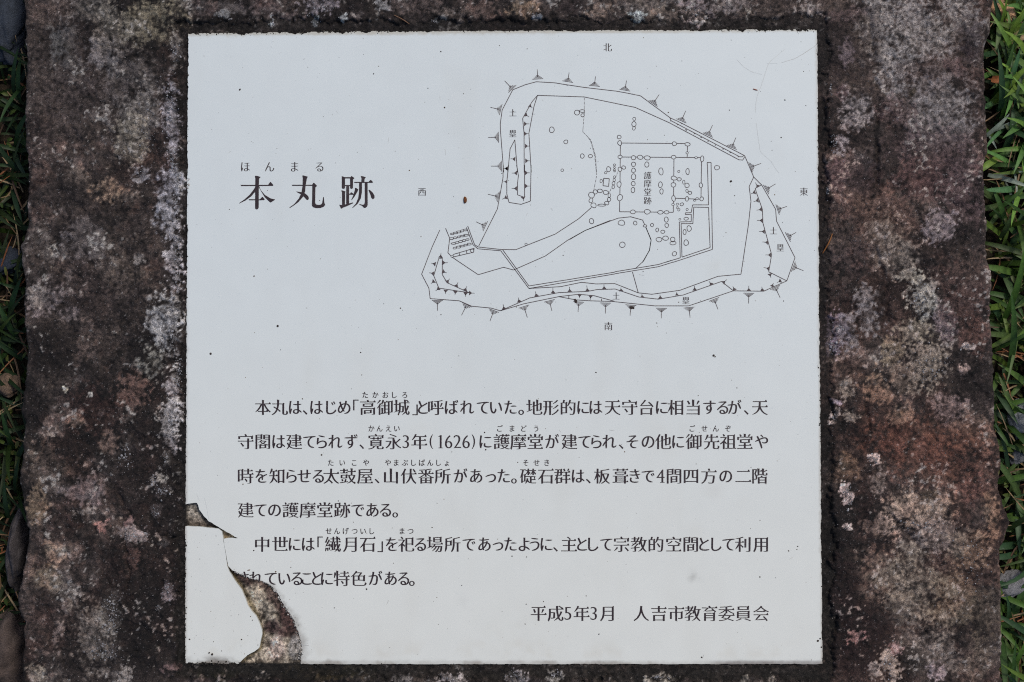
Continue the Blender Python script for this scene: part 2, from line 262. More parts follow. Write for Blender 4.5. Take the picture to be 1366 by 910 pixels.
def stone_height(x, y, lich):
    z = .0008+.0030*fbm(x, y, 110, 3, 71)+.0022*fbm(x, y, 30, 3, 72)+.0013*fbm(x, y, 9, 3, 73)+.0008*fbm(x, y, 3.6, 2, 74)
    z = z+.0009*lich*(.6+1.2*fbm(x, y, 3.2, 2, 79)); pit = sm(fbm(x, y, 5.5, 2, 86), .30, .52); z = z-.0011*pit
    fl = fbm(x+3*fbm(x, y, 9, 2, 88), y, 26, 3, 87); z = z+.0012*sm(fl, .02, .07)-.0008*sm(fl, -.22, -.27)
    for cr in CRACKS:
        d = seg_dist(x+7*fbm(x, y, 14, 4, 75), y+4*fbm(x, y, 9, 3, 78), cr); z = z-.0032*np.exp(-(d/2.6)**2)*sm(fbm(x, y, 16, 3, 77), -.25, .2)
    # a broken step in the lower right, its lip running down to the right
    s = (x-1193)*.745-(y-690)*.667+2*fbm(x, y, 8, 2, 76); along = (x-1193)*.667+(y-690)*.745
    win = sm(along, -14, 4)*(1-sm(along, 48, 75))*np.exp(-np.clip(-s, 0, None)/26)
    z = z-.0026*win*(1-sm(s, -3, 4))
    d, *_ = panel_box(x, y)
    return z
XN, YN = 810, 700
yy = np.linspace(Y0, Y1, YN); le, re = left_edge(yy), right_edge(yy)
uu = np.linspace(0, 1, XN)
GX = le[:, None]+(re-le)[:, None]*uu[None, :]; GY = np.repeat(yy[:, None], XN, 1)
tone, lich = stone_tone(GX, GY)
GZs = stone_height(GX, GY, lich)
def joint_width(x, y):
    d, dl, dr, dt, db = panel_box(x, y)
    nz = fbm(x, y, 30, 4, 81)*12+fbm(x, y, 7, 3, 82)*9
    side = np.argmax(np.stack([dl, dr, dt, db]), 0)
    return d, np.choose(side, [10, 12, 15, 20])+nz
d, jw = joint_width(GX, GY)
GZs = np.minimum(GZs, .004)
inj = sm(jw-d, -4, 4.0)
GZs = GZs*(1-inj)-.0055*inj-.012*sm(d, 4, 1)
tone = tone*(1-.62*sm(jw-d+6*fbm(GX, GY, 5, 2, 84), -10, 3))[..., None]          # black algae creeping out of the joint
# worn arrises
rr = 7+4*fbm(GY, GX*0, 30, 2, 83)
for dd in (GX-le[:, None], re[:, None]-GX):
    t = np.clip(1-dd/rr, 0, 1); GZs -= .006*(1-np.sqrt(np.clip(1-t*t, 0, 1)))
t = sm(GX, 1311, 1317)*sm(GY, 40, 62)*(1-sm(GY, 225, 250)); GZs -= t*.016
vidx = np.arange(XN*YN).reshape(YN, XN)
f = np.stack([vidx[1:, :-1], vidx[1:, 1:], vidx[:-1, 1:], vidx[:-1, :-1]], -1)
hid = (d < -9); keep = ~(hid[1:, :-1] & hid[1:, 1:] & hid[:-1, 1:] & hid[:-1, :-1])
W2 = P(GX, GY); V = np.concatenate([W2, GZs[..., None]], -1)
verts = [V.reshape(-1, 3)]; faces = [f[keep]]; cols = [tone.reshape(-1, 3)]; base = XN*YN
def skirt(line, colr, sx, sy, flip):
    global base
    prev = line; n = len(line); s = 17
    for j in range(1, 11):
        t = j/10; q = line.copy()[:, :].copy()
        rough = .0035*fbm(np.arange(n)*1.0+sx*300, np.full(n, j*7.0), 12, 3, 91)
        q[:, 0] += sx*(rough-.0015*t+.002*math.sin(t*3)); q[:, 1] += sy*(rough-.0015*t)
        q[:, 2] = line[:, 2]*(1-t)+(GZ-.02)*t
        verts.append(q); cols.append(colr*(.9-.25*t)*(1+.5*fbm(np.arange(n), np.full(n, j*9.), 8, 2, 92))[:, None])
        new = np.arange(base, base+n); old = (skirt.last if j > 1 else skirt.edge)
        qf = np.stack([old[:-1], old[1:], new[1:], new[:-1]], -1)
        faces.append(qf[:, ::-1] if flip else qf); skirt.last = new; base += n
for e, sx, sy, fl in ((vidx[:, 0], -1, 0, False), (vidx[:, -1], 1, 0, True), (vidx[0, :], 0, 1, True), (vidx[-1, :], 0, -1, False)):
    skirt.edge = e; skirt(V.reshape(-1, 3)[e], tone.reshape(-1, 3)[e], sx, sy, fl)
av = np.concatenate(verts); af = np.concatenate(faces); ac = np.concatenate(cols)
used = np.zeros(len(av), bool); used[af.ravel()] = True; remap = np.cumsum(used)-1
slab = mesh('stone_slab', av[used], remap[af], M['stone'], col=ac[used])
tag(slab, 'large rough weathered stone slab blotched with lichen, framing the white panel', 'stone slab')

# ---------------------------------------------------------------- the panel's outlines (photo pixels)
CHIP_R = [(401.4, 886), (401.6, 876), (402.9, 867), (401.4, 852.9), (397, 842), (394.3, 832.9), (390, 823), (385.7, 815.7), (380, 809), (375.7, 801.4), (370, 791), (364.3, 784.3), (358, 779), (352.9, 775.7), (342.9, 772.9), (334, 771), (324.3, 767.7), (318, 764), (311.4, 761.4), (307, 757), (304.3, 754.5)]
CRACK = [(302.6, 745), (301.0, 735.7), (299.2, 727), (298.2, 719)]
CHIP_T = [(303, 718), (307, 717.6), (313, 718.2), (320, 718.2), (313, 716.3), (311.4, 715), (304.3, 710.6), (297, 706), (288.6, 701.4), (278.6, 695.7), (271.4, 688.6), (265.7, 680), (264.5, 674), (262.5, 670.8), (255, 671.5), (247.7, 672.9)]
FRAG = [(247.4, 702), (257, 702.3), (267, 702.8), (280, 704.4), (291.4, 705.4), (296, 709), (297.6, 719), (299.3, 730), (302.0, 745), (303.0, 754), (306, 763), (312.9, 774), (318, 781), (322.9, 788), (326.5, 797), (330, 807), (335, 815), (341.4, 822), (345, 829), (347.7, 835.7), (349.3, 841), (349.4, 847), (347, 857), (345.7, 864), (339, 869.5), (330, 874.3), (324, 879.5), (319, 885.3)]
def jag(p, q, step, amp, seed, ny):
    n = max(2, int(math.hypot(q[0]-p[0], q[1]-p[1])/step)); out = []
    for i in range(n):
        t = i/n; x = p[0]+(q[0]-p[0])*t; y = p[1]+(q[1]-p[1])*t
        dd = amp*float(fbm(np.array(x), np.array(y), 11, 3, seed)+.8*fbm(np.array(x), np.array(y), 3, 2, seed+1))
        dd = max(dd, -amp*.25)
        out.append((x+ny[0]*dd, y+ny[1]*dd))
    return out
def rough_line(pts, step, amp, seed):
    out = []
    for p, q in zip(pts[:-1], pts[1:]):
        L = math.hypot(q[0]-p[0], q[1]-p[1]); n = max(1, int(L/step)); nx, ny = -(q[1]-p[1])/L, (q[0]-p[0])/L
        for i in range(n):
            t = i/n; x = p[0]+(q[0]-p[0])*t; y = p[1]+(q[1]-p[1])*t
            dd = 0 if i == 0 and not out else amp*float(fbm(np.array(x), np.array(y), 5, 2, seed))
            out.append((x+nx*dd, y+ny*dd))
    out.append(pts[-1]); return out
MAIN = jag((251, 45.5), (520, 42), 1.5, 3.4, 101, (0, 1))+jag((520, 42), (960, 40.3), 1.5, 2.0, 103, (0, 1))+jag((960, 40.3), (1090, 40), 1.5, 3.8, 105, (0, 1)) \
     + jag((1090, 40), (1097, 886), 2.2, 1.5, 107, (-1, 0))+jag((1097, 886), (402, 886), 2.5, .9, 109, (0, -1)) \
     + rough_line(CHIP_R, 1.6, 1.6, 111)+CRACK+rough_line(CHIP_T, 1.8, .9, 113)+jag((247.7, 672), (251, 45.5), 2.2, 1.4, 115, (1, 0))
PIECE = rough_line(FRAG, 2, .5, 117)+jag((319, 885.3), (247, 884.5), 1.6, 2.6, 119, (0, -1))+jag((247, 884.5), (247.4, 702), 2, 1.6, 121, (1, 0))
def inside(x, y, poly):
    p = np.array(poly); q = np.roll(p, -1, 0); r = np.zeros(np.shape(x), bool)
    for (x0, y0), (x1, y1) in zip(p, q):
        if y0 == y1: continue
        c = ((y0 > y) != (y1 > y)) & (x < (x1-x0)*(y-y0)/(y1-y0)+x0); r ^= c
    return r

# ---------------------------------------------------------------- mortar: the joint round the panel and the bed under it
def mortar_part():
    xs = np.arange(205, 1140, 1.5); ys = np.arange(8, 925, 1.5); X, Y = np.meshgrid(xs, ys)
    d, *_ = panel_box(X, Y)
    band = (d > -4) & (d < 36); chip = (X < 412) & (Y > 655) & (d < 2)
    c = np.empty(X.shape+(3,)); n1 = fbm(X, Y, 18, 3, 131); n2 = fbm(X, Y, 4, 2, 132)
    c[:] = alb(26, 23, 22); m = sm(n1, -.1, .4)[..., None]; c = c*(1-m)+alb(17, 15, 15)*m
    low = sm(Y, 600, 880)[..., None]*.6; c = c*(1-low)+alb(32, 30, 25)*low
    st, li = stone_tone(X, Y); c = c*.6+st*.4*.45
    crust = sm(st.mean(-1), alb(108, 108, 108)[0], alb(126, 126, 126)[0])*sm(li, .3, .8)
    c = c*(1-crust[..., None])+st*crust[..., None]
    c *= np.clip(1+1.1*n2+.5*n1, .2, 3)[..., None]
    # the joint: slightly below the panel
    zj = -.0016+.0014*n1+.0012*n2+.0016*crust
    # the bed seen in the breaks
    dr = seg_dist(X, Y, [(304, 756), (330, 770), (356, 778), (376, 802), (392, 832), (401, 860), (401, 886)])
    dlft = seg_dist(X, Y, [(303, 756), (324, 788), (342, 822), (349, 846), (346, 865), (319, 885)])
    k = dlft/(dlft+dr+1e-3)
    g = fbm(X, Y, 12, 4, 133); g2 = fbm(X, Y, 3.5, 2, 134)
    zb = -.0050+.0038*sm(k, .05, .6)+.0018*g+.0010*g2
    cb = np.empty(X.shape+(3,)); cb[:] = alb(136, 130, 122)
    def blend(cb, m, col): return cb*(1-m[..., None])+alb(*col)*m[..., None]
    cb = blend(cb, sm(g, -.05, -.4), (82, 76, 70))
    purple = sm(1-np.hypot((X-385+.0*Y)/17, (Y-822)/30)+.5*g, -.1, .3); cb = blend(cb, purple*.9, (62, 46, 46))
    purple = sm(1-seg_dist(X, Y, [(316, 766), (345, 782), (370, 800), (388, 830), (392, 845)])/13+.6*g, 0, .5); cb = blend(cb, purple*.85, (60, 45, 44))
    midp = sm(1-np.hypot((X-362)/16, (Y-838)/12)+.6*g, 0, .4); cb = blend(cb, midp*.9, (58, 43, 45))
    beige = sm(1-np.hypot((X-340)/17, (Y-796)/22)+.4*g, 0, .5); cb = blend(cb, beige*.7, (160, 152, 140))
    pink = sm(1-np.hypot((X-368)/16, (Y-868)/20)+.5*g, 0, .5); cb = blend(cb, pink*.7, (160, 146, 142))
    grey = sm(1-np.hypot((X-393)/11, (Y-866)/22)+.4*g, 0, .4); cb = blend(cb, grey*.8, (112, 112, 114))
    olive = sm(5.5-dlft+3*g, 0, 5)*sm(Y, 752, 762); cb = blend(cb, olive*.8, (56, 50, 24))  # olive-brown rim and the shadow along it, put into the bed colour
    top1 = (Y < 725); tg = np.clip((Y-668)/34, 0, 1); t1 = (132, 130, 126)
    c1 = alb(138, 136, 132)*(1-tg[..., None])+alb(70, 64, 60)*tg[..., None]
    rim = sm(seg_dist(X, Y, [(247, 672), (262, 670), (270, 688), (290, 702)]), 9, 2); c1 = c1*(1-.5*rim[..., None])
    cb = np.where(top1[..., None], c1, cb)
    zb = np.where(top1, -.0035-.0025*tg+.0010*g+.0006*g2, zb)
    tipm = (X > 294) & (Y > 704) & (Y < 722); cb = np.where(tipm[..., None], alb(140, 130, 112), cb)
    cb *= np.clip(1+1.4*g2+.8*g+.8*fbm(X, Y, 2.2, 1, 136), .2, 2.6)[..., None]*np.array([1.28, 1.2, 1.08])
    s = sm(d, -2.5, 1); s = np.where(Y > 880, sm(d, -1, 1.5), s)
    z = np.where(chip, zb*(1-s)+zj*s, zj); col = np.where(chip[..., None], cb*(1-s[..., None])+c*s[..., None], c)
    idx = np.arange(X.size).reshape(X.shape); ok = band | chip
    f = np.stack([idx[1:, :-1], idx[1:, 1:], idx[:-1, 1:], idx[:-1, :-1]], -1)
    kk = ok[1:, :-1] & ok[1:, 1:] & ok[:-1, 1:] & ok[:-1, :-1]
    W2 = P(X, Y); V = np.concatenate([W2, z[..., None]], -1).reshape(-1, 3); f = f[kk]
    used = np.zeros(len(V), bool); used[f.ravel()] = True; rm = np.cumsum(used)-1
    return mesh('mortar_bed', V[used], rm[f], M['mortar'], slab, col=np.clip(col, .003, .8).reshape(-1, 3)[used])
tag(mortar_part(), 'dark algae-stained mortar joint with pale rough bed showing in the break')

# ---------------------------------------------------------------- the white panel
def panel_tone(x, y):
    c = np.empty(x.shape+(3,)); c[:] = (.708, .772, .786)
    t = sm(y, 250, 880)[..., None]; c = c*(1-t)+np.array([.765, .792, .758])*t
    c *= (1+.020*fbm(x, y, 150, 4, 141)+.010*fbm(x, y, 20, 3, 142))[..., None]; m_ = sm(fbm(x, y*.35, 60, 4, 148), .12, .6)[..., None]*.075; c = c*(1-m_)+np.array([.5, .46, .38])*m_
    def stain(c, m, col): return c*(1-m[..., None])+np.array(col)*m[..., None]
    n = fbm(x, y, 8, 3, 143); n3 = fbm(x, y, 26, 3, 144)
    # grime along the lower edge
    eb = 884+2*(x-247)/850-y
    m = sm(eb+2.5*n, 5, .5)*(.30+.5*sm(n3, -.2, .4)); c = stain(c, np.clip(m, 0, .8), (.30, .27, .23))
    m = sm(x, 940, 980)*sm(eb+1.2*n, 6.5, 2)*.65; c = stain(c, m, (.20, .18, .17))
    m = sm(eb, 40, 12)*sm(eb, 2, 14)*sm(n3+.3*n, .05, .5)*.16; c = stain(c, m, (.55, .49, .38))
    m = sm(356-x, 0, 20)*sm(eb+4*n, 12, 1)*sm(n3+n, -.3, .3)*.8; c = stain(c, m, (.16, .14, .12))
    # edges left, top, right
    el = x-(251-4*(y-46)/838); er = 1090+7*(y-40)/846-x; et = y-(46-6*(x-251)/839)
    m = sm(el+1.6*n, 3, 0)*.55*sm(y, 100, 700); c = stain(c, m, (.36, .33, .30))
    m = sm(er+1.2*n, 3.0, .3)*.6; c = stain(c, m, (.42, .38, .32))
    m = sm(et+1.6*n, 3.5, .5)*.6; c = stain(c, m, (.45, .40, .30))
    # abraded halo beside the break
    dr = seg_dist(x, y, [(p[0], p[1]) for p in CHIP_R]); w = 2+8*sm(y, 775, 850)
    m = sm(dr+7*n+3*fbm(x, y, 4, 2, 147), w+3, -2)*sm(y, 754, 790)*.62; m = m*(x > 250); c = stain(c, np.clip(m, 0, 1), (.30, .28, .25))
    # soft brown blooms and worn marks
    for (cx, cy, r, a, col) in ((560, 585, 26, .05, (.5, .42, .3)), (900, 580, 30, .05, (.5, .42, .3)), (952, 655, 12, .10, (.5, .47, .42)), (925, 708, 10, .07, (.5, .45, .38)), (695, 865, 60, .05, (.5, .43, .3)),
                               (925, 768, 5, .35, (.3, .3, .28)), (620, 802, 9, .10, (.5, .52, .52)), (955, 362, 14, .09, (.5, .47, .38)), (960, 355, 8, .08, (.5, .47, .38)), (520, 690, 30, .03, (.5, .42, .3)), (990, 672, 10, .06, (.5, .45, .38))):
        m = np.exp(-((x-cx)**2+(y-cy)**2)/r**2)*a*(1+2*n); c = stain(c, np.clip(m, 0, 1), col)
    return np.clip(c, .02, .85)
TH = .0075
def plate(name, poly, parent=None, z=0.0, tilt=(0, 0, 0), sx=1):
    pp = np.array(poly); pts = [Vector((p[0]/1000, p[1]/1000)) for p in pp]; nb = len(pts)
    edges = [(i, (i+1) % nb) for i in range(nb)]
    x0, y0 = pp.min(0); x1, y1 = pp.max(0)
    def grid(s, cond):
        X, Y = np.meshgrid(np.arange(x0+s*.5, x1, s), np.arange(y0+s*.5, y1, s)); X = X.ravel()+RS.uniform(-.2, .2, X.size)*s; Y = Y.ravel()+RS.uniform(-.2, .2, Y.size)*s
        ok = cond(X, Y) & inside(X, Y, poly); return list(zip(X[ok], Y[ok]))
    def near(X, Y): return (np.maximum.reduce([np.abs(X-x0) < 9, np.abs(X-x1) < 12, np.abs(Y-y0) < 10, np.abs(Y-y1) < 20])) | ((X < 425) & (Y > 750))
    g = grid(2.6, near)+grid(8, lambda X, Y: ~near(X, Y))
    E = np.array(pp); Q = np.roll(E, -1, 0)
    G = np.array(g); dmin = np.full(len(G), 1e9)
    for (ax, ay), (bx, by) in zip(E, Q):
        s = (np.abs(G[:, 0]-ax) < 8) & (np.abs(G[:, 1]-ay) < 8)
        if s.any(): dmin[s] = np.minimum(dmin[s], seg_dist(G[s, 0], G[s, 1], [(ax, ay), (bx+1e-6, by)]))
    G = G[dmin > .9]
    pts += [Vector((p[0]/1000, p[1]/1000)) for p in G]
    v, e, f, ov, oe, of = geometry.delaunay_2d_cdt(pts, edges, [], 0, 1e-7)
    v = np.array([(a.x, a.y) for a in v])*1000; tri = np.array([t for t in f if len(t) == 3])
    cen = v[tri].mean(1); tri = tri[inside(cen[:, 0], cen[:, 1], poly)]
    a = v[tri]; ar = (a[:, 1, 0]-a[:, 0, 0])*(a[:, 2, 1]-a[:, 0, 1])-(a[:, 1, 1]-a[:, 0, 1])*(a[:, 2, 0]-a[:, 0, 0])
    tri[ar > 0] = tri[ar > 0][:, ::-1]       # photo y runs down, so clockwise here faces up in the world
    W = P3(v[:, 0], v[:, 1], 0.0)
    # soft wobble of a fired tile, rounded arris
    W[:, 2] = z+tilt[0]*(v[:, 0]-x0)+tilt[1]*(v[:, 1]-y0)
    col = panel_tone(v[:, 0], v[:, 1])
    # boundary loop -> side wall
    from collections import Counter
    cnt = Counter()
    for t in tri:
        for i in range(3): cnt[(int(t[i]), int(t[(i+1) % 3]))] += 1
    bd = [ed for ed in cnt if (ed[1], ed[0]) not in cnt]
    ids = sorted({i for ed in bd for i in ed}); mp = {i: len(W)+k for k, i in enumerate(ids)}
    low = W[ids].copy(); low[:, 2] -= TH
    rim = W[ids].copy()
    sv = np.array([(a, mp[a], mp[b]) for a, b in bd]+[(a, mp[b], b) for a, b in bd])
    colr = np.tile(np.array([.30, .26, .19]), (len(ids), 1))
    # separate top ring so that the face keeps its own colour
    o = mesh(name, np.concatenate([W, low]), np.concatenate([tri, sv]), M['tile'], parent, smooth=False, col=np.concatenate([col, colr]))
    return o
panel = empty('information_panel', (0, 0, 0))
tag(panel, 'square white ceramic information board with Japanese text and site plan, set in stone', 'sign')
face = plate('panel_face', MAIN, panel)
frag = plate('broken_panel_piece', PIECE, None, z=-.0002, tilt=(0, -.0000016))
tag(frag, 'broken-off blank white corner fragment of the panel, lower left beside the gap', 'tile fragment')
# ---------------------------------------------------------------- lettering
_gcache = {}
def glyph_outlines(ch):
    cu = bpy.data.curves.new('glyph', 'FONT'); cu.body = ch; cu.size = 1.0
    o = bpy.data.objects.new('glyph', cu); C.collection.objects.link(o)
    bpy.context.view_layer.update()
    c2 = o.to_curve(bpy.context.evaluated_depsgraph_get())
    out = []
    for s in c2.splines:
        b = s.bezier_points; n = len(b); pl = []
        for i in range(n):
            p, q = b[i], b[(i+1) % n]
            P0, P1, P2, P3 = [np.array(v[:2]) for v in (p.co, p.handle_right, q.handle_left, q.co)]
            pl.append(P0)
            d = P3-P0; L = np.hypot(*d)
            if L < 1e-6: pl.pop(); continue
            dev = max(abs(np.cross(d, P1-P0)), abs(np.cross(d, P2-P0)))/L
            if dev > 0.004:
                k = 5 if L > .06 else 3
                for j in range(1, k):
                    t = j/k; pl.append((1-t)**3*P0+3*(1-t)**2*t*P1+3*(1-t)*t*t*P2+t**3*P3)
        if len(pl) > 2: out.append(pl)
    o.to_curve_clear()
    bpy.data.objects.remove(o); bpy.data.curves.remove(cu)
    return out

def area2(pl):
    a = np.array(pl); b = np.roll(a, -1, 0)
    return float((a[:, 0]*b[:, 1]-b[:, 0]*a[:, 1]).sum())

def brush(ch, style):
    """turns an even-stroked glyph outline into a Mincho-like one: thin level strokes with a
    triangular stop at the right end, full uprights, tapered sweeps"""
    key = (ch, style)
    if key in _gcache: return _gcache[key]
    outs = glyph_outlines(ch)
    if not outs: _gcache[key] = []; return []
    sg = 1.0 if area2(max(outs, key=lambda p: abs(area2(p)))) > 0 else -1.0
    a, b, tmin = dict(kanji=(.018, -.018, .048), kana=(.020, .001, .05), digit=(.006, -.020, .035), thin=(.004, -.006, .05), small=(.010, -.012, .045), ruby=(.018, .006, .05))[style]
    SA = np.vstack([np.array(p) for p in outs]); SB = np.vstack([np.roll(np.array(p), -1, 0) for p in outs])
    res = []
    for pl in outs:
        if sg < 0: pl = pl[::-1]          # outer contours now run counter-clockwise: fill on the left
        n = len(pl); P = [np.array(p, float) for p in pl]
        new = []
        if style in ('kanji',):
            E = [P[(i+1) % n]-P[i] for i in range(n)]
            L = [np.hypot(*e) for e in E]
            for i in range(n):
                e, l = E[i], L[i]; pe, pL = E[i-1], L[i-1]; ne, nl = E[(i+1) % n], L[(i+1) % n]
                # edge i runs up (right end of a level stroke): bottom edge before it, top edge after it
                if e[1] > 0 and abs(e[0]) < .15*l and .035 < l < .1 and pe[0] > .12 and abs(pe[1]) < .08*pL and ne[0] < -.13 and abs(ne[1]) < .08*nl:
                    T = P[(i+1) % n]; h = min(.085, .04+.10*nl)
                    new.append(P[i]); new.append(T+np.array([.012, -.012]))
                    new.append(T+np.array([-.038, h-.018])); new.append(T+np.array([-.10, -.004]))
                    P[(i+1) % n] = T+np.array([-.105, 0])
                    continue
                # outer top-right corner of a box: long upright edge, then a level top edge
                if e[1] > .14 and abs(e[0]) < .1*l and ne[0] < -.13 and abs(ne[1]) < .08*nl:
                    new.append(P[i]); T = P[(i+1) % n]
                    new.append(T+np.array([0, -.05])); new.append(T+np.array([.034, -.016])); new.append(T+np.array([-.018, .030]))
                    P[(i+1) % n] = T+np.array([-.07, 0])
                    continue
                # top end of an upright: short level edge running left
                if e[0] < 0 and abs(e[1]) < .15*l and .04 < l < .1 and pe[1] > .12 and abs(pe[0]) < .08*pL and ne[1] < -.12 and abs(ne[0]) < .08*nl:
                    new.append(P[i]+np.array([.012, -.02])); new.append(P[i]+np.array([.022, -.006])); 
                    P[(i+1) % n] = P[(i+1) % n]+np.array([-.014, .014])
                    continue
                new.append(P[i])
        else:
            new = P
        # even spacing
        R = []
        m = len(new)
        for i in range(m):
            p, q = new[i], new[(i+1) % m]; l = np.hypot(*(q-p)); k = max(1, int(math.ceil(l/.045)))
            for j in range(k): R.append(p+(q-p)*j/k)
        R = np.array(R)
        # taper at cap edges
        if style in ('kanji', 'kana', 'ruby', 'small'):
            m = len(new); idx = [int(np.argmin(((R-p)**2).sum(1))) for p in new]
            M = len(R); Rn = R.copy()
            for i in range(m):
                p, q = new[i], new[(i+1) % m]; e = q-p; l = np.hypot(*e)
                if not .03 < l < .1: continue
                pe = p-new[i-1]; ne = new[(i+2) % m]-q
                if np.dot(pe, ne) > -.6*np.hypot(*pe)*np.hypot(*ne): continue
                nx, ny = e[1]/l, -e[0]/l           # outward of the cap
                if style == 'kanji':
                    if not (nx < -.25 and ny < -.3): continue
                    depth, amt = .20, .8
                else:
                    if ny > .5: continue
                    depth, amt = .16, .5 if style != 'ruby' else .25
                i0, i1 = idx[i], idx[(i+1) % m]
                c = (p+q)/2
                for side, st in ((-1, i0), (1, i1)):
                    acc = 0; k = st; prev = R[k]
                    other = 1 if side == -1 else -1
                    while acc < depth:
                        # partner on the other side, by projection
                        w = amt*(1-acc/depth)**1.3
                        t = (R[(k+1) % M]-R[(k-1) % M]); tl = np.hypot(*t)+1e-9
                        nrm = np.array([t[1], -t[0]])/tl   # outward
                        if k == st: Rn[k] = R[k]+(c-R[k])*w
                        else: Rn[k] = R[k]-nrm*w*l/2
                        k = (k+side) % M; acc += np.hypot(*(R[k]-prev)); prev = R[k]
                        if k == idx[i] or k == idx[(i+1) % m]: break
            R = Rn
        # offset: uprights by a, level strokes by b
        M = len(R); e = np.roll(R, -1, 0)-R; L = np.hypot(e[:, 0], e[:, 1])+1e-9
        nx, ny = e[:, 1]/L, -e[:, 0]/L
        # how thick the stroke is behind each piece of outline
        mid = (R+np.roll(R, -1, 0))/2; dx, dy = -nx[:, None], -ny[:, None]; ex, ey = (SB-SA)[:, 0][None], (SB-SA)[:, 1][None]
        qx, qy = SA[:, 0][None]-mid[:, :1], SA[:, 1][None]-mid[:, 1:]; den_ = dx*ey-dy*ex; den_ = np.where(np.abs(den_) < 1e-9, 1e-9, den_)
        tt = (qx*ey-qy*ex)/den_; ss = (qx*dy-qy*dx)/den_; tt = np.where((tt > .012) & (ss >= -1e-6) & (ss <= 1+1e-6), tt, 9); thick = tt.min(1)
        bb = np.maximum(b, np.minimum(0, -(thick-tmin)/2)) if b < 0 else b
        d = a*nx**2+bb*ny**2
        n2 = np.stack([nx, ny], 1); n1 = np.roll(n2, 1, 0); d1 = np.roll(d, 1)
        den = 1+(n1*n2).sum(1)
        out = R.copy()
        for i in range(M):
            det = n1[i, 0]*n2[i, 1]-n1[i, 1]*n2[i, 0]
            if abs(det) > .35:
                x = (d1[i]*n2[i, 1]-d[i]*n1[i, 1])/det; y = (n1[i, 0]*d[i]-n2[i, 0]*d1[i])/det
                v = np.array([x, y]); lv = np.hypot(*v)
                if lv > .03: v *= .03/lv
                out[i] = R[i]+v
            else:
                out[i] = R[i]+(n1[i]*d1[i]+n2[i]*d[i])/2
        res.append(out)
    if ch in '14':
        x = (res[0][:, 0].min()+res[0][:, 0].max())/2 if ch == '1' else res[0][:, 0].max()-.13
        res.append(np.array([(x-.13, 0), (x+.13, 0), (x+.13, .028), (x-.13, .028)]))
        if ch == '1': res.append(np.array([(x-.13, .57), (x-.02, .60), (x-.02, .66), (x-.13, .60)]))
    _gcache[key] = res
    return res

def fill_mesh(polys):
    """triangles inside closed outlines by the non-zero rule, so that crossing strokes merge: (verts, tris)"""
    pts, edges = [], []
    for pl in polys:
        b = len(pts); n = len(pl); pts += [Vector((float(p[0]), float(p[1]))) for p in pl]; edges += [(b+i, b+(i+1) % n) for i in range(n)]
    v, e, f, *_ = geometry.delaunay_2d_cdt(pts, edges, [], 0, 1e-6)
    v = np.array([(a.x, a.y) for a in v]); t = np.array([q for q in f if len(q) == 3]); c = v[t].mean(1); wn = np.zeros(len(c), int)
    for pl in polys:
        a = np.array(pl); b = np.roll(a, -1, 0)
        x0, y0, x1, y1 = a[:, 0][None], a[:, 1][None], b[:, 0][None], b[:, 1][None]; px, py = c[:, :1], c[:, 1:]
        cr = (x1-x0)*(py-y0)-(px-x0)*(y1-y0)
        wn += (((y0 <= py) & (y1 > py) & (cr > 0)).sum(1)-((y0 > py) & (y1 <= py) & (cr < 0)).sum(1))
    return v, t[wn != 0]
# ---------------------------------------------------------------- print on the panel
PZ = .00012
def place_print(name, V, F, label=None, mat='ink', z=PZ):
    """V in photo pixels on the panel -> one mesh lying on the glaze; print lost with the broken edge is left out"""
    V = np.vstack(V); F = np.vstack(F)
    cen = V[F].mean(1); ok = inside(cen[:, 0], cen[:, 1], MAIN); F = F[ok]
    W = P3(V[:, 0], V[:, 1], z)
    a = V[F]; ar = (a[:, 1, 0]-a[:, 0, 0])*(a[:, 2, 1]-a[:, 0, 1])-(a[:, 1, 1]-a[:, 0, 1])*(a[:, 2, 0]-a[:, 0, 0])
    F = F.copy(); F[ar > 0] = F[ar > 0][:, ::-1]
    o = mesh(name, W, F, M[mat], panel, smooth=False)
    if label: o['label'] = label
    return o
def style_of(ch):
    if '\u3040' <= ch <= '\u30ff': return 'kana'
    if ch.isdigit(): return 'digit'
    if ch in '()「」': return 'thin'
    return 'kanji'
_fc = {}
def char_at(ch, x, y, size, style=None, V=None, F=None):
    st = style or style_of(ch); key = (ch, st)
    if key not in _fc: _fc[key] = fill_mesh(brush(ch, st))
    v, t = _fc[key]; v = v.copy()
    kana = '\u3040' <= ch <= '\u30ff'
    sx = sy = size
    cx = (v[:, 0].min()+v[:, 0].max())/2; cy = .38
    if kana: sx = size*.88; sy = size*.95; cy = .37
    if kana and ch in 'っょゃゅ': cy = .38
    if ch.isdigit(): sx = size*1.02; sy = size*1.16; cy = (v[:, 1].min()+v[:, 1].max())/2
    if ch in '()': sx = size*.8; sy = size*.92; cy = (v[:, 1].min()+v[:, 1].max())/2
    X = x+(v[:, 0]-cx)*sx; Y = y-(v[:, 1]-cy)*sy
    n = sum(len(a) for a in V); V.append(np.column_stack([X, Y])); F.append(t+n)
def text_line(name, chars, xs, y, size, label=None, style=None, mat='ink'):
    V, F = [], []
    for ch, x in zip(chars, xs): char_at(ch, x, y, size, style, V, F)
    return place_print(name, V, F, label, mat)

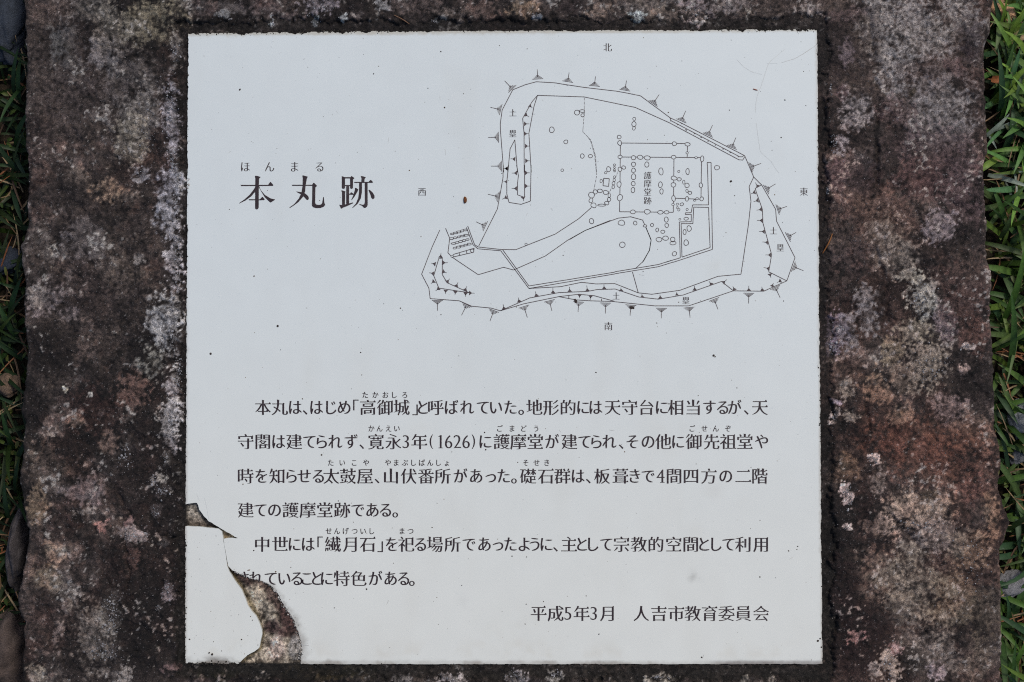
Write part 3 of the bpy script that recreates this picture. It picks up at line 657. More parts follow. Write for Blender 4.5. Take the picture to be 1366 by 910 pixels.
# the title, drawn stroke by stroke (coordinates of a 6.2x enlargement)
TITLE = [
 [(248,215),(262,214),(297,225),(284,238),(281,300),(280,480),(272,491),(260,494),(250,486),(251,300),(252,236)],
 [(131,288),(138,290),(358,290),(374,266),(380,266),(403,293),(396,299),(136,300),(131,296)],
 [(256,298),(243,322),(205,372),(160,412),(117,441),(121,444),(170,420),(222,382),(258,336),(266,300)],
 [(284,300),(296,330),(330,372),(378,402),(415,410),(413,415),(379,437),(370,432),(330,392),(302,346),(277,302)],
 [(198,408),(205,409),(290,409),(308,390),(314,390),(331,411),(322,417),(205,418),(199,414)],
 [(554,290),(562,289),(722,289),(733,273),(740,274),(765,299),(757,303),(750,312),(748,438),(754,452),(775,456),(795,453),(806,440),(814,390),(819,390),(824,438),(831,455),(820,471),(792,482),(755,483),(730,475),(720,460),(722,420),(724,298),(562,298),(555,295)],
 [(640,213),(652,212),(687,222),(679,238),(668,300),(665,345),(648,388),(610,432),(570,462),(538,482),(533,478),(575,448),(613,402),(634,355),(643,300),(645,230)],
 [(590,344),(630,350),(665,361),(690,383),(697,402),(689,416),(676,413),(660,394),(630,367),(600,353)],
 [(968,217),(980,221),(995,227),(995,318),(980,324),(968,317)],
 [(990,226),(1040,226),(1048,216),(1074,234),(1061,246),(1061,318),(1048,324),(1037,318),(1037,237),(990,237)],
 [(990,291),(1042,291),(1042,301),(990,301)],
 [(1005,300),(1029,300),(1029,458),(1005,464)],
 [(1026,363),(1036,363),(1043,352),(1050,352),(1068,366),(1064,372),(1026,372)],
 [(962,337),(975,336),(1000,345),(996,355),(994,464),(971,470),(970,350)],
 [(947,455),(975,456),(1010,449),(1060,435),(1064,441),(1010,467),(977,479),(967,488),(960,484)],
 [(1068,268),(1075,265),(1190,265),(1205,249),(1210,249),(1229,268),(1222,273),(1075,274)],
 [(1124,217),(1138,217),(1168,227),(1158,240),(1155,268),(1131,268),(1131,232)],
 [(1112,272),(1136,272),(1135,350),(1126,402),(1100,447),(1058,482),(1055,478),(1085,445),(1104,400),(1111,350)],
 [(1158,272),(1182,272),(1183,455),(1177,471),(1161,482),(1150,479),(1136,463),(1113,455),(1115,449),(1144,455),(1155,450),(1159,430)],
 [(1078,314),(1092,318),(1106,328),(1099,345),(1075,386),(1050,418),(1047,414),(1064,375),(1076,335)],
 [(1188,331),(1200,331),(1225,354),(1240,380),(1239,400),(1226,410),(1213,399),(1205,370)],
]
def smooth_loop(pl):
    a = np.array(pl, float); out = []
    n = len(a)
    for i in range(n):
        p, q, r = a[i-1], a[i], a[(i+1) % n]
        u, v = p-q, r-q; lu, lv = np.hypot(*u), np.hypot(*v)
        k = min(3.0, lu*.3, lv*.3)
        out.append(q+u/lu*k); out.append(q*.7+(q+u/lu*k)*.15+(q+v/lv*k)*.15); out.append(q+v/lv*k)
    return np.array(out)
V, F, n, Zt = [], [], 0, []
for i, pl in enumerate(TITLE):
    a = smooth_loop(pl); v, t = fill_mesh([np.column_stack([a[:, 0], -a[:, 1]])/1000]); v = v*1000
    V.append(np.column_stack([300+v[:, 0]/6.209, 200-v[:, 1]/6.209])); F.append(t+n); n += len(v); Zt += [PZ+i*2e-6]*len(v)
o = place_print('title_lettering', V, F, 'large dark serif title, three characters')
zz = np.zeros(len(o.data.vertices)*3); o.data.vertices.foreach_get('co', zz); zz = zz.reshape(-1, 3)
if len(zz) == len(Zt): zz[:, 2] = Zt; o.data.vertices.foreach_set('co', zz.ravel())
text_line('ruby_lettering', 'ほんまる', [327.5, 359.8, 393.0, 426.2], 222.6, 16.2, 'small hiragana reading above the title', 'small')

LINES = [
 (543.6, '本丸は、はじめ「高御城」と呼ばれていた。地形的には天守台に相当するが、天',
  [350.9,373.2,394,407,422.4,441.9,459.1,474.7,490.8,513.6,535.9,553.7,564.3,581.5,602.4,623.2,644.1,661.6,680.9,695.2,712.9,735.1,757.9,778.2,794.9,817.2,840,862.5,883.1,901.4,924.8,946.5,964,979.9,995.5,1013.8]),
 (589.3, '守閣は建てられず、寛永3年(1626)に護摩堂が建てられ、その他に御先祖堂や',
  [327.8,350.6,371.8,392.6,412.7,429.3,447.4,468.3,482.6,501.7,524.8,541.4,559.3,575.4,587.9,598.5,610.1,621.8,631.5,647.7,669.2,691.4,714.2,736.5,759.6,779.6,795.7,813,828.6,843.6,864.5,884.8,904.8,925.6,949.3,971.5,993.8,1016]),
 (635.2, '時を知らせる太鼓屋、山伏番所があった。礎石群は、板葺きで4間四方の二階',
  [327.8,348.7,369.5,389,405.7,424.6,441.9,464.1,486.9,503,521.7,545.3,568.4,590.7,614.3,635.2,654.7,672,685.6,704.5,728.2,750.4,771.3,784.8,803.3,827.7,846.9,864.5,881.1,899.2,922,945.7,968.2,991.6,1013.8]),
 (680.5, '建ての護摩堂跡である。', [327.8,347.3,366.2,387.6,410.4,433.5,456.3,477.2,496.9,514.2,527.2]),
 (726.2, '中世には「繊月石」を祀る場所であったように、主として宗教的空間として利用',
  [350,373.7,393.2,411.3,427,444.1,466.9,490.5,507.2,522.5,542,560.9,580.1,603.8,625.5,646.3,664.3,680.9,699.3,713.1,729.2,741,759.2,776.6,791.4,808.8,829.1,852.3,875.1,899,921.5,939.5,955.7,971.8,991.1,1014.9]),
 (771.8, 'されていることに特色がある。', [325,341.7,361.2,379.3,396,409.3,422.9,436.3,455.8,478.6,500.8,521.1,538.4,549.4]),
 (818.4, '平成5年3月人吉市教育委員会', [718.6,741.2,757.6,775.9,792,809.8,855.5,879,902.2,924.1,946.6,969.2,991.7,1015.2]),
]
TL = ['first line of the body text', 'second line of the body text, with the year in brackets', 'third line of the body text', 'short fourth line of the body text', 'indented fifth line of the body text',
      'sixth line of the body text, its first characters broken away', 'date and issuing board, bottom right']
for (y, s, xs), lb in zip(LINES, TL): assert len(s) == len(xs), (s, len(s), len(xs)); text_line('text_line', s, xs, y, 22.6, lb)
RUBY = [(527.0, 'たかおしろ', [487.2,500.8,514.2,526.1,539.8]), (571.8, 'かんえい', [495.5,506.4,518.4,529.5]), (571.8, 'ごまどう', [667,683.1,698.9,715.1]), (571.8, 'ごせんぞ', [923.7,939.6,954.9,971]),
        (617.4, 'たいこや', [441.3,456.6,472.5,488.3]), (617.4, 'やまぶしばんしょ', [517.5,528.6,540.1,551.7,562.9,574,585.1,596.2]), (617.4, 'そせき', [701.2,715.6,729.5]),
        (708.6, 'せんげついし', [438.5,449.7,461.3,473,484.4,496.1]), (708.6, 'まつ', [536.4,547.6])]
for y, s, xs in RUBY: text_line('ruby_lettering', s, xs, y, 10.2, None, 'ruby')
for s, pts, sz in (('北', [(810.5, 63.2)], 12.2), ('西', [(563, 256)], 12), ('東', [(1072.4, 255.8)], 12), ('南', [(811.6, 435.2)], 12.2),
                   ('土塁', [(684, 150.6), (684, 178.2)], 11), ('土塁', [(1031.8, 308), (1041, 330.6)], 11), ('土塁', [(822, 395), (915, 401)], 11),
                   ('護摩堂跡', [(864, 234.2), (864, 244.9), (864, 256.2), (864, 267.8)], 11)):
    for ch, (x, y) in zip(s, pts):
        V, F = [], []; char_at(ch, x, y, sz, 'small', V, F); place_print('map_lettering', V, F)

# the site plan
def R_(x0, y0, s, tips=False): return lambda pts: [(x0+p[0]/s, y0+p[1]/s)+((x0+p[2]/s, y0+p[3]/s) if tips else tuple(q/s for q in p[2:])) for p in pts]
A_, B_, C_, D_, E_ = R_(540, 40, 4.789), R_(800, 40, 4.55), R_(540, 220, 4.136), R_(760, 180, 5.355), R_(820, 220, 4.136)
STONES = (
 B_([(210,540,9,10),(208,572,13,16),(208,597,9,11),(118,650,12,11),(712,836,16,13)]) +
 D_([(357,58,15,16),(748,63,17,13),(842,67,18,13),(839,128,9,8),(360,157,15,12),(456,163,16,15),(503,160,20,15),(554,164,22,15),(742,159,17,13),(903,163,10,8),(946,171,13,20),(90,151,14,16),(148,152,15,12),(278,245,15,18),(257,270,9,8),
 (225,329,9,12),(359,246,14,15),(386,233,14,12),(456,210,14,17),(456,253,14,16),(456,299,17,20),(454,348,14,16),(452,394,13,20),(551,212,15,19),(652,261,17,24),(648,356,14,21),(656,404,13,18),(353,354,15,20),(359,448,19,22),
 (451,550,18,14),(554,549,21,17),(648,553,20,13),(692,553,17,12),(745,309,21,14),(782,317,15,12),(741,357,16,17),(742,454,13,21),(779,261,8,8),(842,262,13,21),(815,338,9,14),(838,361,17,15),(838,400,9,11),(859,414,12,12),
 (937,360,12,18),(838,457,12,16),(943,457,12,15),(911,455,10,7),(893,468,9,6),(738,497,9,9),(769,495,8,8),(801,496,12,11),(769,519,7,7),(780,535,8,9),(839,533,8,8),(787,603,8,6),(832,599,17,10),(690,605,14,19),(693,647,13,15),
 (588,644,11,12),(625,679,11,13),(665,692,14,12),(638,748,21,16),(685,738,20,16),(736,747,16,17),(738,773,22,13),(821,694,11,19),(853,669,16,20),(832,770,17,20),(748,849,16,15),(538,650,12,9),(468,630,12,15),(370,628,22,20),
 (376,785,20,20),(156,616,16,19),(156,430,20,22),(183,407,15,15),(216,400,18,13),(258,411,19,15),(283,432,10,15),(281,461,11,16),(265,487,15,13),(228,502,26,8),(171,503,18,18),(152,468,14,17),
 (320,214,8,7),(320,232,6,8),(319,250,7,8),(321,258,6,7),(321,300,8,8),(318,322,8,12),(313,345,10,12),(312,372,9,13)]) +
 A_([(1100,528,16,16),(1133,518,16,9),(1136,545,11,10),(939,638,17,17),(1029,715,12,13),(1006,896,9,8)]) + C_([(669,438,7,6)]) +
 C_([*[(xa+(xb-xa)*t, ya+(yb-ya)*t, 9.5+2*((q*7+int(t*10)) % 3), 4.6+.8*((q+int(t*10)) % 2)) for q, (xa, ya, xb, yb) in enumerate([(262,381,334,359),(258,407,338,388),(269,434,346,412),(276,459,356,437)]) for t in (0, .25, .5, .75, 1)],(372,474,9,10),(262,505,8,5)]))
LINE = (
 [A_([(1341,390),(1145,367),(1000,345),(960,338),(840,331),(770,350),(690,382),(622,512),(610,600),(611,640),(632,910)]), C_([(543,0),(542,70),(530,140),(511,243),(495,275),(408,448)]),
  A_([(658,910),(673,760),(703,702),(720,910)]), A_([(763,910),(762,660),(753,565),(812,460),(848,418),(825,490),(793,660),(808,910)]),
  C_([(573,0),(563,95),(563,160),(575,207),(641,218),(693,200),(697,0)]), C_([(617,0),(627,60),(622,100),(622,165),(655,178),(661,175),(661,0)]),
  A_([(848,418),(1145,428),(1341,468)]), B_([(91,370),(150,380),(248,400),(430,535),(470,552),(880,763),(935,893)]), B_([(91,445),(215,470),(420,562),(845,788),(868,790),(880,770)]), B_([(430,549),(850,770),(866,770),(874,763)]), B_([(428,535),(432,555)]),
  E_([(767,67),(742,120),(752,200),(738,330),(697,603),(570,615),(360,692),(205,714),(130,706),(0,655)]), E_([(767,67),(812,112),(888,245),(893,310),(995,512),(950,640),(823,697),(655,695),(590,643),(378,718),(240,741),(133,729),(0,684)]),
  E_([(655,695),(408,778),(222,778),(0,755)]), E_([(812,110),(775,130),(790,175),(815,245),(818,320),(866,495),(850,590),(950,640)]), E_([(98,590),(130,706)]),
  D_([(790,878),(783,622),(868,620),(869,567),(826,569),(826,557),(868,555),(878,500),(992,500),(985,240),(982,197),(1010,197),(1020,818),(740,910)]), D_([(802,873),(1003,805),(992,518),(886,516),(880,634),(796,634),(802,873)]), D_([(790,878),(685,910)]),
  E_([(0,590),(240,550),(310,528)]), E_([(0,601),(240,562),(325,536)]),
  C_([(1158,592),(685,668),(540,468),(405,453),(385,440),(347,337)]), C_([(1158,602),(685,682),(530,474),(403,463),(376,440),(340,345)]), C_([(540,467),(612,468),(830,382),(960,297),(1030,235)]),
  C_([(262,510),(405,606),(545,565),(600,580),(775,503),(900,415),(995,362),(1135,306)]), D_([(0,747),(110,683),(345,595),(435,585),(520,608),(540,650),(582,750),(570,825),(520,910)]), E_([(168,335),(201,415),(192,470),(160,530),(115,572)]),
  C_([(225,350),(248,405),(238,485),(262,510)]), C_([(193,360),(150,455),(93,603),(133,680),(140,738),(300,750),(370,780),(475,790),(528,805),(655,767),(850,727),(960,714),(1045,722),(1155,752)]), C_([(850,727),(945,745),(1020,750),(1158,754)]),
  C_([(528,805),(690,734),(850,705),(1010,698),(1060,688),(1158,685)]), C_([(685,682),(860,672),(975,648),(1055,657),(1158,655)]),
  C_([(188,515),(207,515),(207,605),(233,650),(355,705),(300,697),(188,680),(160,612),(188,515)]), C_([(265,495),(383,460),(380,482),(268,508)]), C_([(300,487),(304,500)]), C_([(340,474),(343,490)]), C_([(905,722),(905,738)]),C_([(1085,738),(1085,752)]),
  D_([(357,58),(842,62),(842,67),(839,160)]), D_([(362,58),(359,400),(356,549),(740,553),(742,450),(745,160)]), D_([(360,158),(946,162)]), D_([(942,165),(938,460)]), D_([(742,452),(943,460)]),
  D_([(243,310),(283,313),(278,368),(238,363),(243,310)])])
DASH = [A_([(1147,428),(1147,530),(1137,650),(1185,700),(1213,800),(1224,910)]), D_([(125,10),(155,50),(185,150),(193,290),(172,395)]), D_([(345,262),(285,410)])]
A_, B_, C_, E_ = R_(540, 40, 4.789, True), R_(800, 40, 4.55, True), R_(540, 220, 4.136, True), R_(820, 220, 4.136, True)
OUTER = (A_([(850,318,846,252),(1040,335,1050,272),(1211,362,1218,297),(690,380,638,325),(617,511,547,494),(603,685,533,687),(622,870,550,870)]) +
 B_([(152,370,163,307),(322,450,361,392),(494,556,522,491),(655,642,685,578),(800,717,827,653),(912,835,980,810)]) +
 C_([(522,177,458,162),(448,340,393,314),(180,744,180,805),(344,768,313,830),(493,800,470,862),(656,778,676,842),(797,746,812,806),(960,752,956,812),(1108,758,1107,820)]) +
 E_([(832,138,888,105),(895,248,951,229),(952,400,1001,373),(982,560,1042,584),(884,672,913,733),(740,704,739,765),(547,738,570,797),(410,783,416,843),(258,787,257,847),(90,770,85,832)]))
INNER = (A_([(795,482,815,497),(768,540,795,556),(762,600,796,600),(762,663,790,663),(768,742,796,742),(770,836,798,836),(706,825,676,823),(658,886,634,885)]) +
 C_([(566,20,546,20),(565,93,545,93),(563,178,537,190),(619,45,590,45),(619,130,590,130),(663,44,690,44),(663,117,690,117),(653,176,656,200),(197,512,200,486),(208,540,238,540),(208,588,232,596),(170,548,145,542),(161,600,134,595),(163,640,145,655),(190,680,170,695),(226,690,224,712),(280,696,277,718),(336,704,334,728),(355,707,385,708),
   (232,648,248,628),(283,672,294,648),(332,694,342,670),(632,757,626,732),(548,797,542,768),(727,725,720,698),(818,708,817,678),(910,701,909,673),(1008,697,1004,666),(1100,686,1099,660),(965,714,963,736),(1026,720,1023,745)]) +
 E_([(792,122,776,98),(776,150,752,160),(793,195,766,203),(812,245,783,250),(816,307,785,306),(828,368,797,367),(846,428,815,425),(862,497,832,497),(853,573,822,566),(856,600,862,622),(918,638,895,650),(868,672,876,652),(815,696,812,672),(740,696,740,667),(662,692,652,670),(597,652,620,632),(535,662,520,642),(442,693,440,668),(343,720,342,702),(252,738,250,716),(152,731,150,712),(36,697,34,677)]) +
 B_([(475,577,470,568),(522,603,528,613),(572,628,580,632),(613,650,620,655),(655,673,662,678),(700,697,706,702),(745,720,752,726),(790,742,797,746),(838,768,843,773)]))
class Ink:
    def __init__(s): s.V, s.F, s.n = [], [], 0
    def quad(s, p, q, w0, w1=None):
        w1 = w0 if w1 is None else w1
        p, q = np.array(p, float), np.array(q, float); e = q-p; L = np.hypot(*e)
        if L < 1e-6: return
        nn = np.array([-e[1], e[0]])/L
        s.V.append(np.array([p-nn*w0/2, q-nn*w1/2, q+nn*w1/2, p+nn*w0/2])); s.F.append(np.array([[0, 1, 2], [0, 2, 3]])+s.n); s.n += 4
    def tri(s, a, b, c): s.V.append(np.array([a, b, c], float)); s.F.append(np.array([[0, 1, 2]])+s.n); s.n += 3
ST = np.array(STONES)
def covered(x, y): return bool((((x-ST[:, 0])/(ST[:, 2]-.1))**2+((y-ST[:, 1])/(ST[:, 3]-.1))**2 < 1).any())
def run(ink, pts, w, dash=None):
    acc = 0
    for p, q in zip(pts[:-1], pts[1:]):
        L = math.hypot(q[0]-p[0], q[1]-p[1]); n = max(1, int(L/.5)); start = None
        for i in range(n+1):
            t = (i+.5)/n; x, y = p[0]+(q[0]-p[0])*t, p[1]+(q[1]-p[1])*t; acc += L/n
            on = i < n and not covered(x, y) and (dash is None or acc % dash < dash*.55)
            if on and start is None: start = i/n
            if not on and start is not None:
                a, b = start, i/n; ink.quad((p[0]+(q[0]-p[0])*a, p[1]+(q[1]-p[1])*a), (p[0]+(q[0]-p[0])*b, p[1]+(q[1]-p[1])*b), w); start = None
LW = .95
k = Ink()
for ln in LINE: run(k, ln, LW)
for ln in DASH: run(k, ln, .8, 1.7)
place_print('plan_outline', k.V, k.F, 'thin drawn outline of the earthworks, paths and building', 'map_ink')
k = Ink()
for i, (cx, cy, rx, ry) in enumerate(STONES):
    r1, r2, p1, p2 = rnd.uniform(-.10, .10), rnd.uniform(-.07, .07), rnd.uniform(0, 6), rnd.uniform(0, 6); n = 18; pts = []
    for j in range(n+1):
        a = 2*math.pi*(j % n)/n; r = 1+r1*math.sin(2*a+p1)+r2*math.sin(3*a+p2); pts.append((cx+rx*r*math.cos(a), cy+ry*r*math.sin(a)))
    for p, q in zip(pts[:-1], pts[1:]): k.quad(p, q, .85 if rx > 2 else .68)
place_print('plan_stone_marks', k.V, k.F, 'small drawn rounded outlines of the foundation stones', 'map_ink', PZ+3e-6)
k = Ink()
for (x, y, tx, ty) in OUTER:
    ux, uy = tx-x, ty-y; L = math.hypot(ux, uy); ux /= L; uy /= L; nx, ny = -uy, ux
    for j, hw in enumerate((7.2, 5.4, 3.7, 2.0)):
        d = 1.0+j*1.45; cx, cy = x+ux*d, y+uy*d; k.quad((cx-nx*hw, cy-ny*hw), (cx+nx*hw, cy+ny*hw), .8)
    k.quad((x+ux*4, y+uy*4), (tx, ty), .95, .7)
for (x, y, tx, ty) in INNER:
    ux, uy = tx-x, ty-y; L = math.hypot(ux, uy); ux /= L; uy /= L; nx, ny = -uy, ux; s = min(3.4, .62*L)
    k.tri((x-nx*s*.95, y-ny*s*.95), (x+nx*s*.95, y+ny*s*.95), (x+ux*s*1.15, y+uy*s*1.15))
    k.quad((x+ux*s*.7, y+uy*s*.7), (tx, ty), .8, .6)
place_print('plan_slope_marks', k.V, k.F, 'drawn hachure ticks marking the slopes around the plan', 'map_ink', PZ+6e-6)['kind'] = 'stuff'

A_, B_, C_, E_ = R_(540, 40, 4.789), R_(800, 40, 4.55), R_(540, 220, 4.136), R_(820, 220, 4.136)
# ---------------------------------------------------------------- hairline cracks, dirt and crumbs on the panel
def hair(pts, w0, w1, amp=1.0, seed=1, mat='hair'):
    k = Ink(); q = []
    for p, r in zip(pts[:-1], pts[1:]):
        n = max(2, int(math.hypot(r[0]-p[0], r[1]-p[1])/3))
        for i in range(n):
            t = i/n; x, y = p[0]+(r[0]-p[0])*t, p[1]+(r[1]-p[1])*t
            q.append((x+amp*float(fbm(np.array(x), np.array(y), 7, 2, seed)), y+amp*float(fbm(np.array(x), np.array(y), 7, 2, seed+9))))
    q.append(pts[-1])
    for i, (a, b) in enumerate(zip(q[:-1], q[1:])): k.quad(a, b, w0+(w1-w0)*i/len(q))
    place_print('hairline_crack', k.V, k.F, None, mat, PZ-4e-5+seed*1e-6)
hair(B_([(1040,185),(1022,212),(1005,260),(985,330),(962,380),(948,440),(945,500)]), .75, .7, 1, 3); hair(B_([(1040,185),(1080,155),(1125,115)]), .5, .3, 1, 4)
hair(B_([(950,560),(962,640),(975,740),(1040,800),(1090,870)]), .6, .45, 1, 5); hair(B_([(830,180),(880,230),(920,255),(985,270)]), .5, .4, 1, 6); hair(B_([(1015,205),(1080,203)]), .3, .4, 1, 7)
hair([(302.5, 756), (308, 767), (315, 776)], .7, .5, .5, 8); hair([(301, 756), (292, 766), (287, 778), (280, 800), (274, 830)], .5, .3, 1, 9); hair([(273, 665), (277, 683), (279, 694)], .5, .4, .6, 10)
hair([(262, 658), (266, 668)], .4, .3, .4, 11)
hair(B_([(1100,200),(1150,185),(1180,175),(1235,145),(1275,118)]), .35, .75, .6, 14, 'hair_dark'); hair(B_([(1275,118),(1312,92)]), .5, .3, .6, 15, 'hair_dark'); hair([(401.5, 860), (406, 860.5), (412, 861.5)], 1.2, .4, .3, 16, 'hair_dark')

def blob(cx, cy, r, h, seed, sub=1, stretch=(1, 1), ang=0, z0=0.0):
    """a small irregular lump: vertices and faces"""
    g = (1+5**.5)/2; v = [(-1, g, 0), (1, g, 0), (-1, -g, 0), (1, -g, 0), (0, -1, g), (0, 1, g), (0, -1, -g), (0, 1, -g), (g, 0, -1), (g, 0, 1), (-g, 0, -1), (-g, 0, 1)]
    f = [(0,11,5),(0,5,1),(0,1,7),(0,7,10),(0,10,11),(1,5,9),(5,11,4),(11,10,2),(10,7,6),(7,1,8),(3,9,4),(3,4,2),(3,2,6),(3,6,8),(3,8,9),(4,9,5),(2,4,11),(6,2,10),(8,6,7),(9,8,1)]
    v = np.array(v, float)/math.hypot(1, g); f = np.array(f)
    for _ in range(sub):
        e = {}; nf = []; vl = list(v)
        def mid(a, b):
            kk = (min(a, b), max(a, b))
            if kk not in e: m = vl[a]+vl[b]; vl.append(m/np.linalg.norm(m)); e[kk] = len(vl)-1
            return e[kk]
        for a, b, c in f:
            ab, bc, ca = mid(a, b), mid(b, c), mid(c, a); nf += [(a, ab, ca), (b, bc, ab), (c, ca, bc), (ab, bc, ca)]
        v = np.array(vl); f = np.array(nf)
    nz = fbm(v[:, 0]*1.0+seed*3.1+v[:, 2]*.7, v[:, 1]*1.0-seed+v[:, 2]*.9, .8, 3, seed)
    v = v*(1+.38*nz)[:, None]
    v = v*np.array([r*stretch[0], r*stretch[1], h]); c, s = math.cos(ang), math.sin(ang)
    v = np.column_stack([v[:, 0]*c-v[:, 1]*s+cx, v[:, 0]*s+v[:, 1]*c+cy, v[:, 2]+z0]); return v, f
def lumps(name, items, mat, parent=None, tones=None, z=0):
    V, F, Cc, n = [], [], [], 0
    for i, (x, y, r, h, st, an) in enumerate(items):
        q = P(x, y); v, f = blob(q[0], q[1], r*S, h*S, rnd.randrange(9999), 0, st, an, z); V.append(v); F.append(f+n); n += len(v)
        Cc.append(np.tile(np.array(tones[i] if tones else (.1, .08, .06)), (len(v), 1)))
    return mesh(name, np.vstack(V), np.vstack(F), mat, parent, smooth=False, col=np.vstack(Cc))
SP = [(320, 119.5, 1.9), (281, 472, 1.9), (370.5, 435, 1.7), (768, 402, 2.6), (767, 400, 1.8), (842.5, 410.5, 2.3), (845, 411, 1.5), (840, 410, 1.3), (952, 474.5, 1.8), (954, 476, 1.2), (795, 497, 1.3), (571, 118, .9), (618.5, 125, .8), (593, 143.5, 1.2), (588, 69, 1), (973, 147, .8), (1047, 133.5, 1.2), (1042, 183.5, 1.1), (1044, 297, .7),
      (975, 242, 1.9), (980, 261, .9), (876, 431, 1.0), (517, 769, 1.2), (489, 786, 1.2), (429, 607, 1.2), (646.5, 577, 1.0), (648, 600, 1.3), (337, 767, 1.0), (446, 811, .9), (616, 781, .8), (1075, 141, .9), (1064, 729, 1.0), (1063, 733, 1.0), (702, 806, .8), (782, 795, .9), (799, 846, .9), (936, 877, 1.3), (1091, 855, 1.6), (1094, 852, 1.2),
      (338.5, 734.5, 1.1), (683, 742, 1.0), (702.5, 743, .9), (473, 644, 1.5), (725, 802.5, .8), (1052, 735, 1.3), (700.5, 832.5, .8), (388, 757, .7), (283, 873, 1.8), (279, 871, 1.4), (253, 853, 1.2)]
items = [(x, y, r, .35, (1, rnd.uniform(.55, 1.1)), rnd.uniform(0, 3)) for x, y, r in SP]
while len(items) < 520:
    x, y = rnd.uniform(254, 1090), rnd.uniform(48, 882)
    if inside(np.array(x), np.array(y), MAIN): items.append((x, y, min(1.1, .22+rnd.expovariate(5)), .15, (1, rnd.uniform(.5, 1.2)), rnd.uniform(0, 3)))
n_main = len(items)
tn = [tuple(np.array(rnd.choice([(.05, .035, .03), (.08, .05, .03), (.13, .10, .08), (.2, .14, .09)]))) for _ in items]
tn[:60] = [(.045, .032, .028)]*60
tag(lumps('dirt_specks', items, M['rock'], panel, tn, .0001), 'tiny dark dirt specks scattered over the white glaze', kind='stuff')
items, tn2 = [], []
while len(items) < 46:
    x, y = rnd.uniform(249, 345), rnd.uniform(706, 882)
    if inside(np.array(x), np.array(y), PIECE): items.append((x, y, min(1.0, .22+rnd.expovariate(4)), .15, (1, rnd.uniform(.5, 1.2)), rnd.uniform(0, 3))); tn2.append(rnd.choice([(.05, .035, .03), (.13, .10, .08), (.2, .14, .09)]))
tag(lumps('dirt_specks', items, M['rock'], frag, tn2, -.0002), None, kind='stuff')
# fibres and scratches of dirt
k = Ink()
for (x, y, l, a, w) in ((594, 203, 8, 1.5, .5), (587, 131, 4, 1.5, .6), (816, 574, 7, .1, .7), (517, 804, 6, 2.0, .8), (938, 876, 5, 1.9, .9), (747, 575, 4, .9, .5), (856, 367, 7, .2, .4), (736, 279, 4, .9, .7), (703, 286, 3, 2, .6), (518, 188, 9, 1.7, .4), (306, 203, 4, 2.5, .5), (724, 134, 3, .8, .5), (450, 150, 5, 1, .3), (1055, 745, 6, 2.6, .5)):
    k.quad((x-l/2*math.cos(a), y-l/2*math.sin(a)), (x+l/2*math.cos(a), y+l/2*math.sin(a)), w, w*.5)
place_print('fine_scratches', k.V, k.F, None, 'hair_dark', PZ-2e-5)['kind'] = 'stuff'
# crumbs of glaze and grit along the broken right edge, and grit pressed against the panel's rim
items, tn = [], []
cr = CHIP_R[:-2]
for _ in range(420):
    i = rnd.randrange(len(cr)-1); t = rnd.random(); x = cr[i][0]*(1-t)+cr[i+1][0]*t; y = cr[i][1]*(1-t)+cr[i+1][1]*t
    o_ = rnd.gauss(-.3, 1.8); items.append((x+o_, y-abs(o_)*.3+rnd.gauss(0, .7), rnd.uniform(.35, 1.3), rnd.uniform(.3, 1.0), (1, rnd.uniform(.6, 1.2)), rnd.uniform(0, 3)))
    g = rnd.choice([.62, .5, .32, .2, .12]); tn.append((g, g*.96, g*.9))
tag(lumps('edge_crumbs', items, M['rock'], panel, tn, -.0004), 'crumbs of glaze and grit along the broken edge', kind='stuff')
items, tn = [], []
def rim(x0, y0, x1, y1, n, sp, off=0):
    for _ in range(n):
        t = rnd.random(); x = x0+(x1-x0)*t+rnd.gauss(0, sp if x0 == x1 or abs(x1-x0) < 20 else 0); y = y0+(y1-y0)*t+rnd.gauss(0, sp if abs(y1-y0) < 20 else 0)
        items.append((x, y, min(1.6, .3+rnd.expovariate(2.6)), rnd.uniform(.3, 1.1), (1, rnd.uniform(.6, 1.3)), rnd.uniform(0, 3))); g = rnd.choice([.014, .02, .03, .05]); tn.append((g*1.15, g, g*.8))
rim(251, 45.5, 520, 42, 300, 1.3); rim(520, 42, 960, 40, 180, .8); rim(960, 40, 1090, 40, 170, 1.5); rim(251, 46, 247, 670, 200, .8); rim(247.2, 705, 246.6, 884, 70, .7); rim(1090, 40, 1097, 886, 170, .8); rim(247, 885.5, 330, 885.5, 90, 1.2); rim(402, 886.5, 700, 886, 60, .7)
tag(lumps('rim_grit', items, M['mortar'], slab, tn, -.0003), 'black grit crusted on the edge of the joint', kind='stuff')
# pale crusts of lichen, granular, standing up from the stone beside the joint
items, tn = [], []
CL = [(228,150,9,50,190),(232,215,6,26,120),(236,262,5,30,110),(236,345,4,45,160),(232,430,8,30,140),(238,500,4,26,110),(230,560,7,26,110),(222,612,4,10,26),(218,655,8,8,50),(205,640,5,8,26),(208,683,6,8,36),(180,714,18,9,90),(224,790,6,14,50),(212,810,4,4,18),(150,820,10,26,140),(140,868,22,12,90),(165,610,14,18,70),(235,70,7,22,60),
      (190,232,12,10,50),(425,12,18,8,50),(458,24,5,4,22),(850,24,7,6,40),(714,22,8,4,30),(420,30,5,4,18),(364,30,2,6,18),(580,27,5,2,14),(1112,462,6,12,50),(1118,440,8,10,40),(1130,662,6,18,80),(1128,704,4,3,14),(1164,612,7,6,36),(1113,556,4,8,26),(1228,398,16,24,120),(1240,490,24,24,120),(1185,885,8,16,60),(1112,190,5,14,40),(1108,118,2,10,20),(1104,256,2,8,18),
      (690,902,12,5,50),(600,904,16,4,40),(742,900,10,5,36),(880,903,18,3,36),(300,22,10,4,30),(930,14,16,9,50),(1225,700,36,14,120),(1290,462,7,5,24),(1290,750,26,34,90),(200,170,16,40,90)]
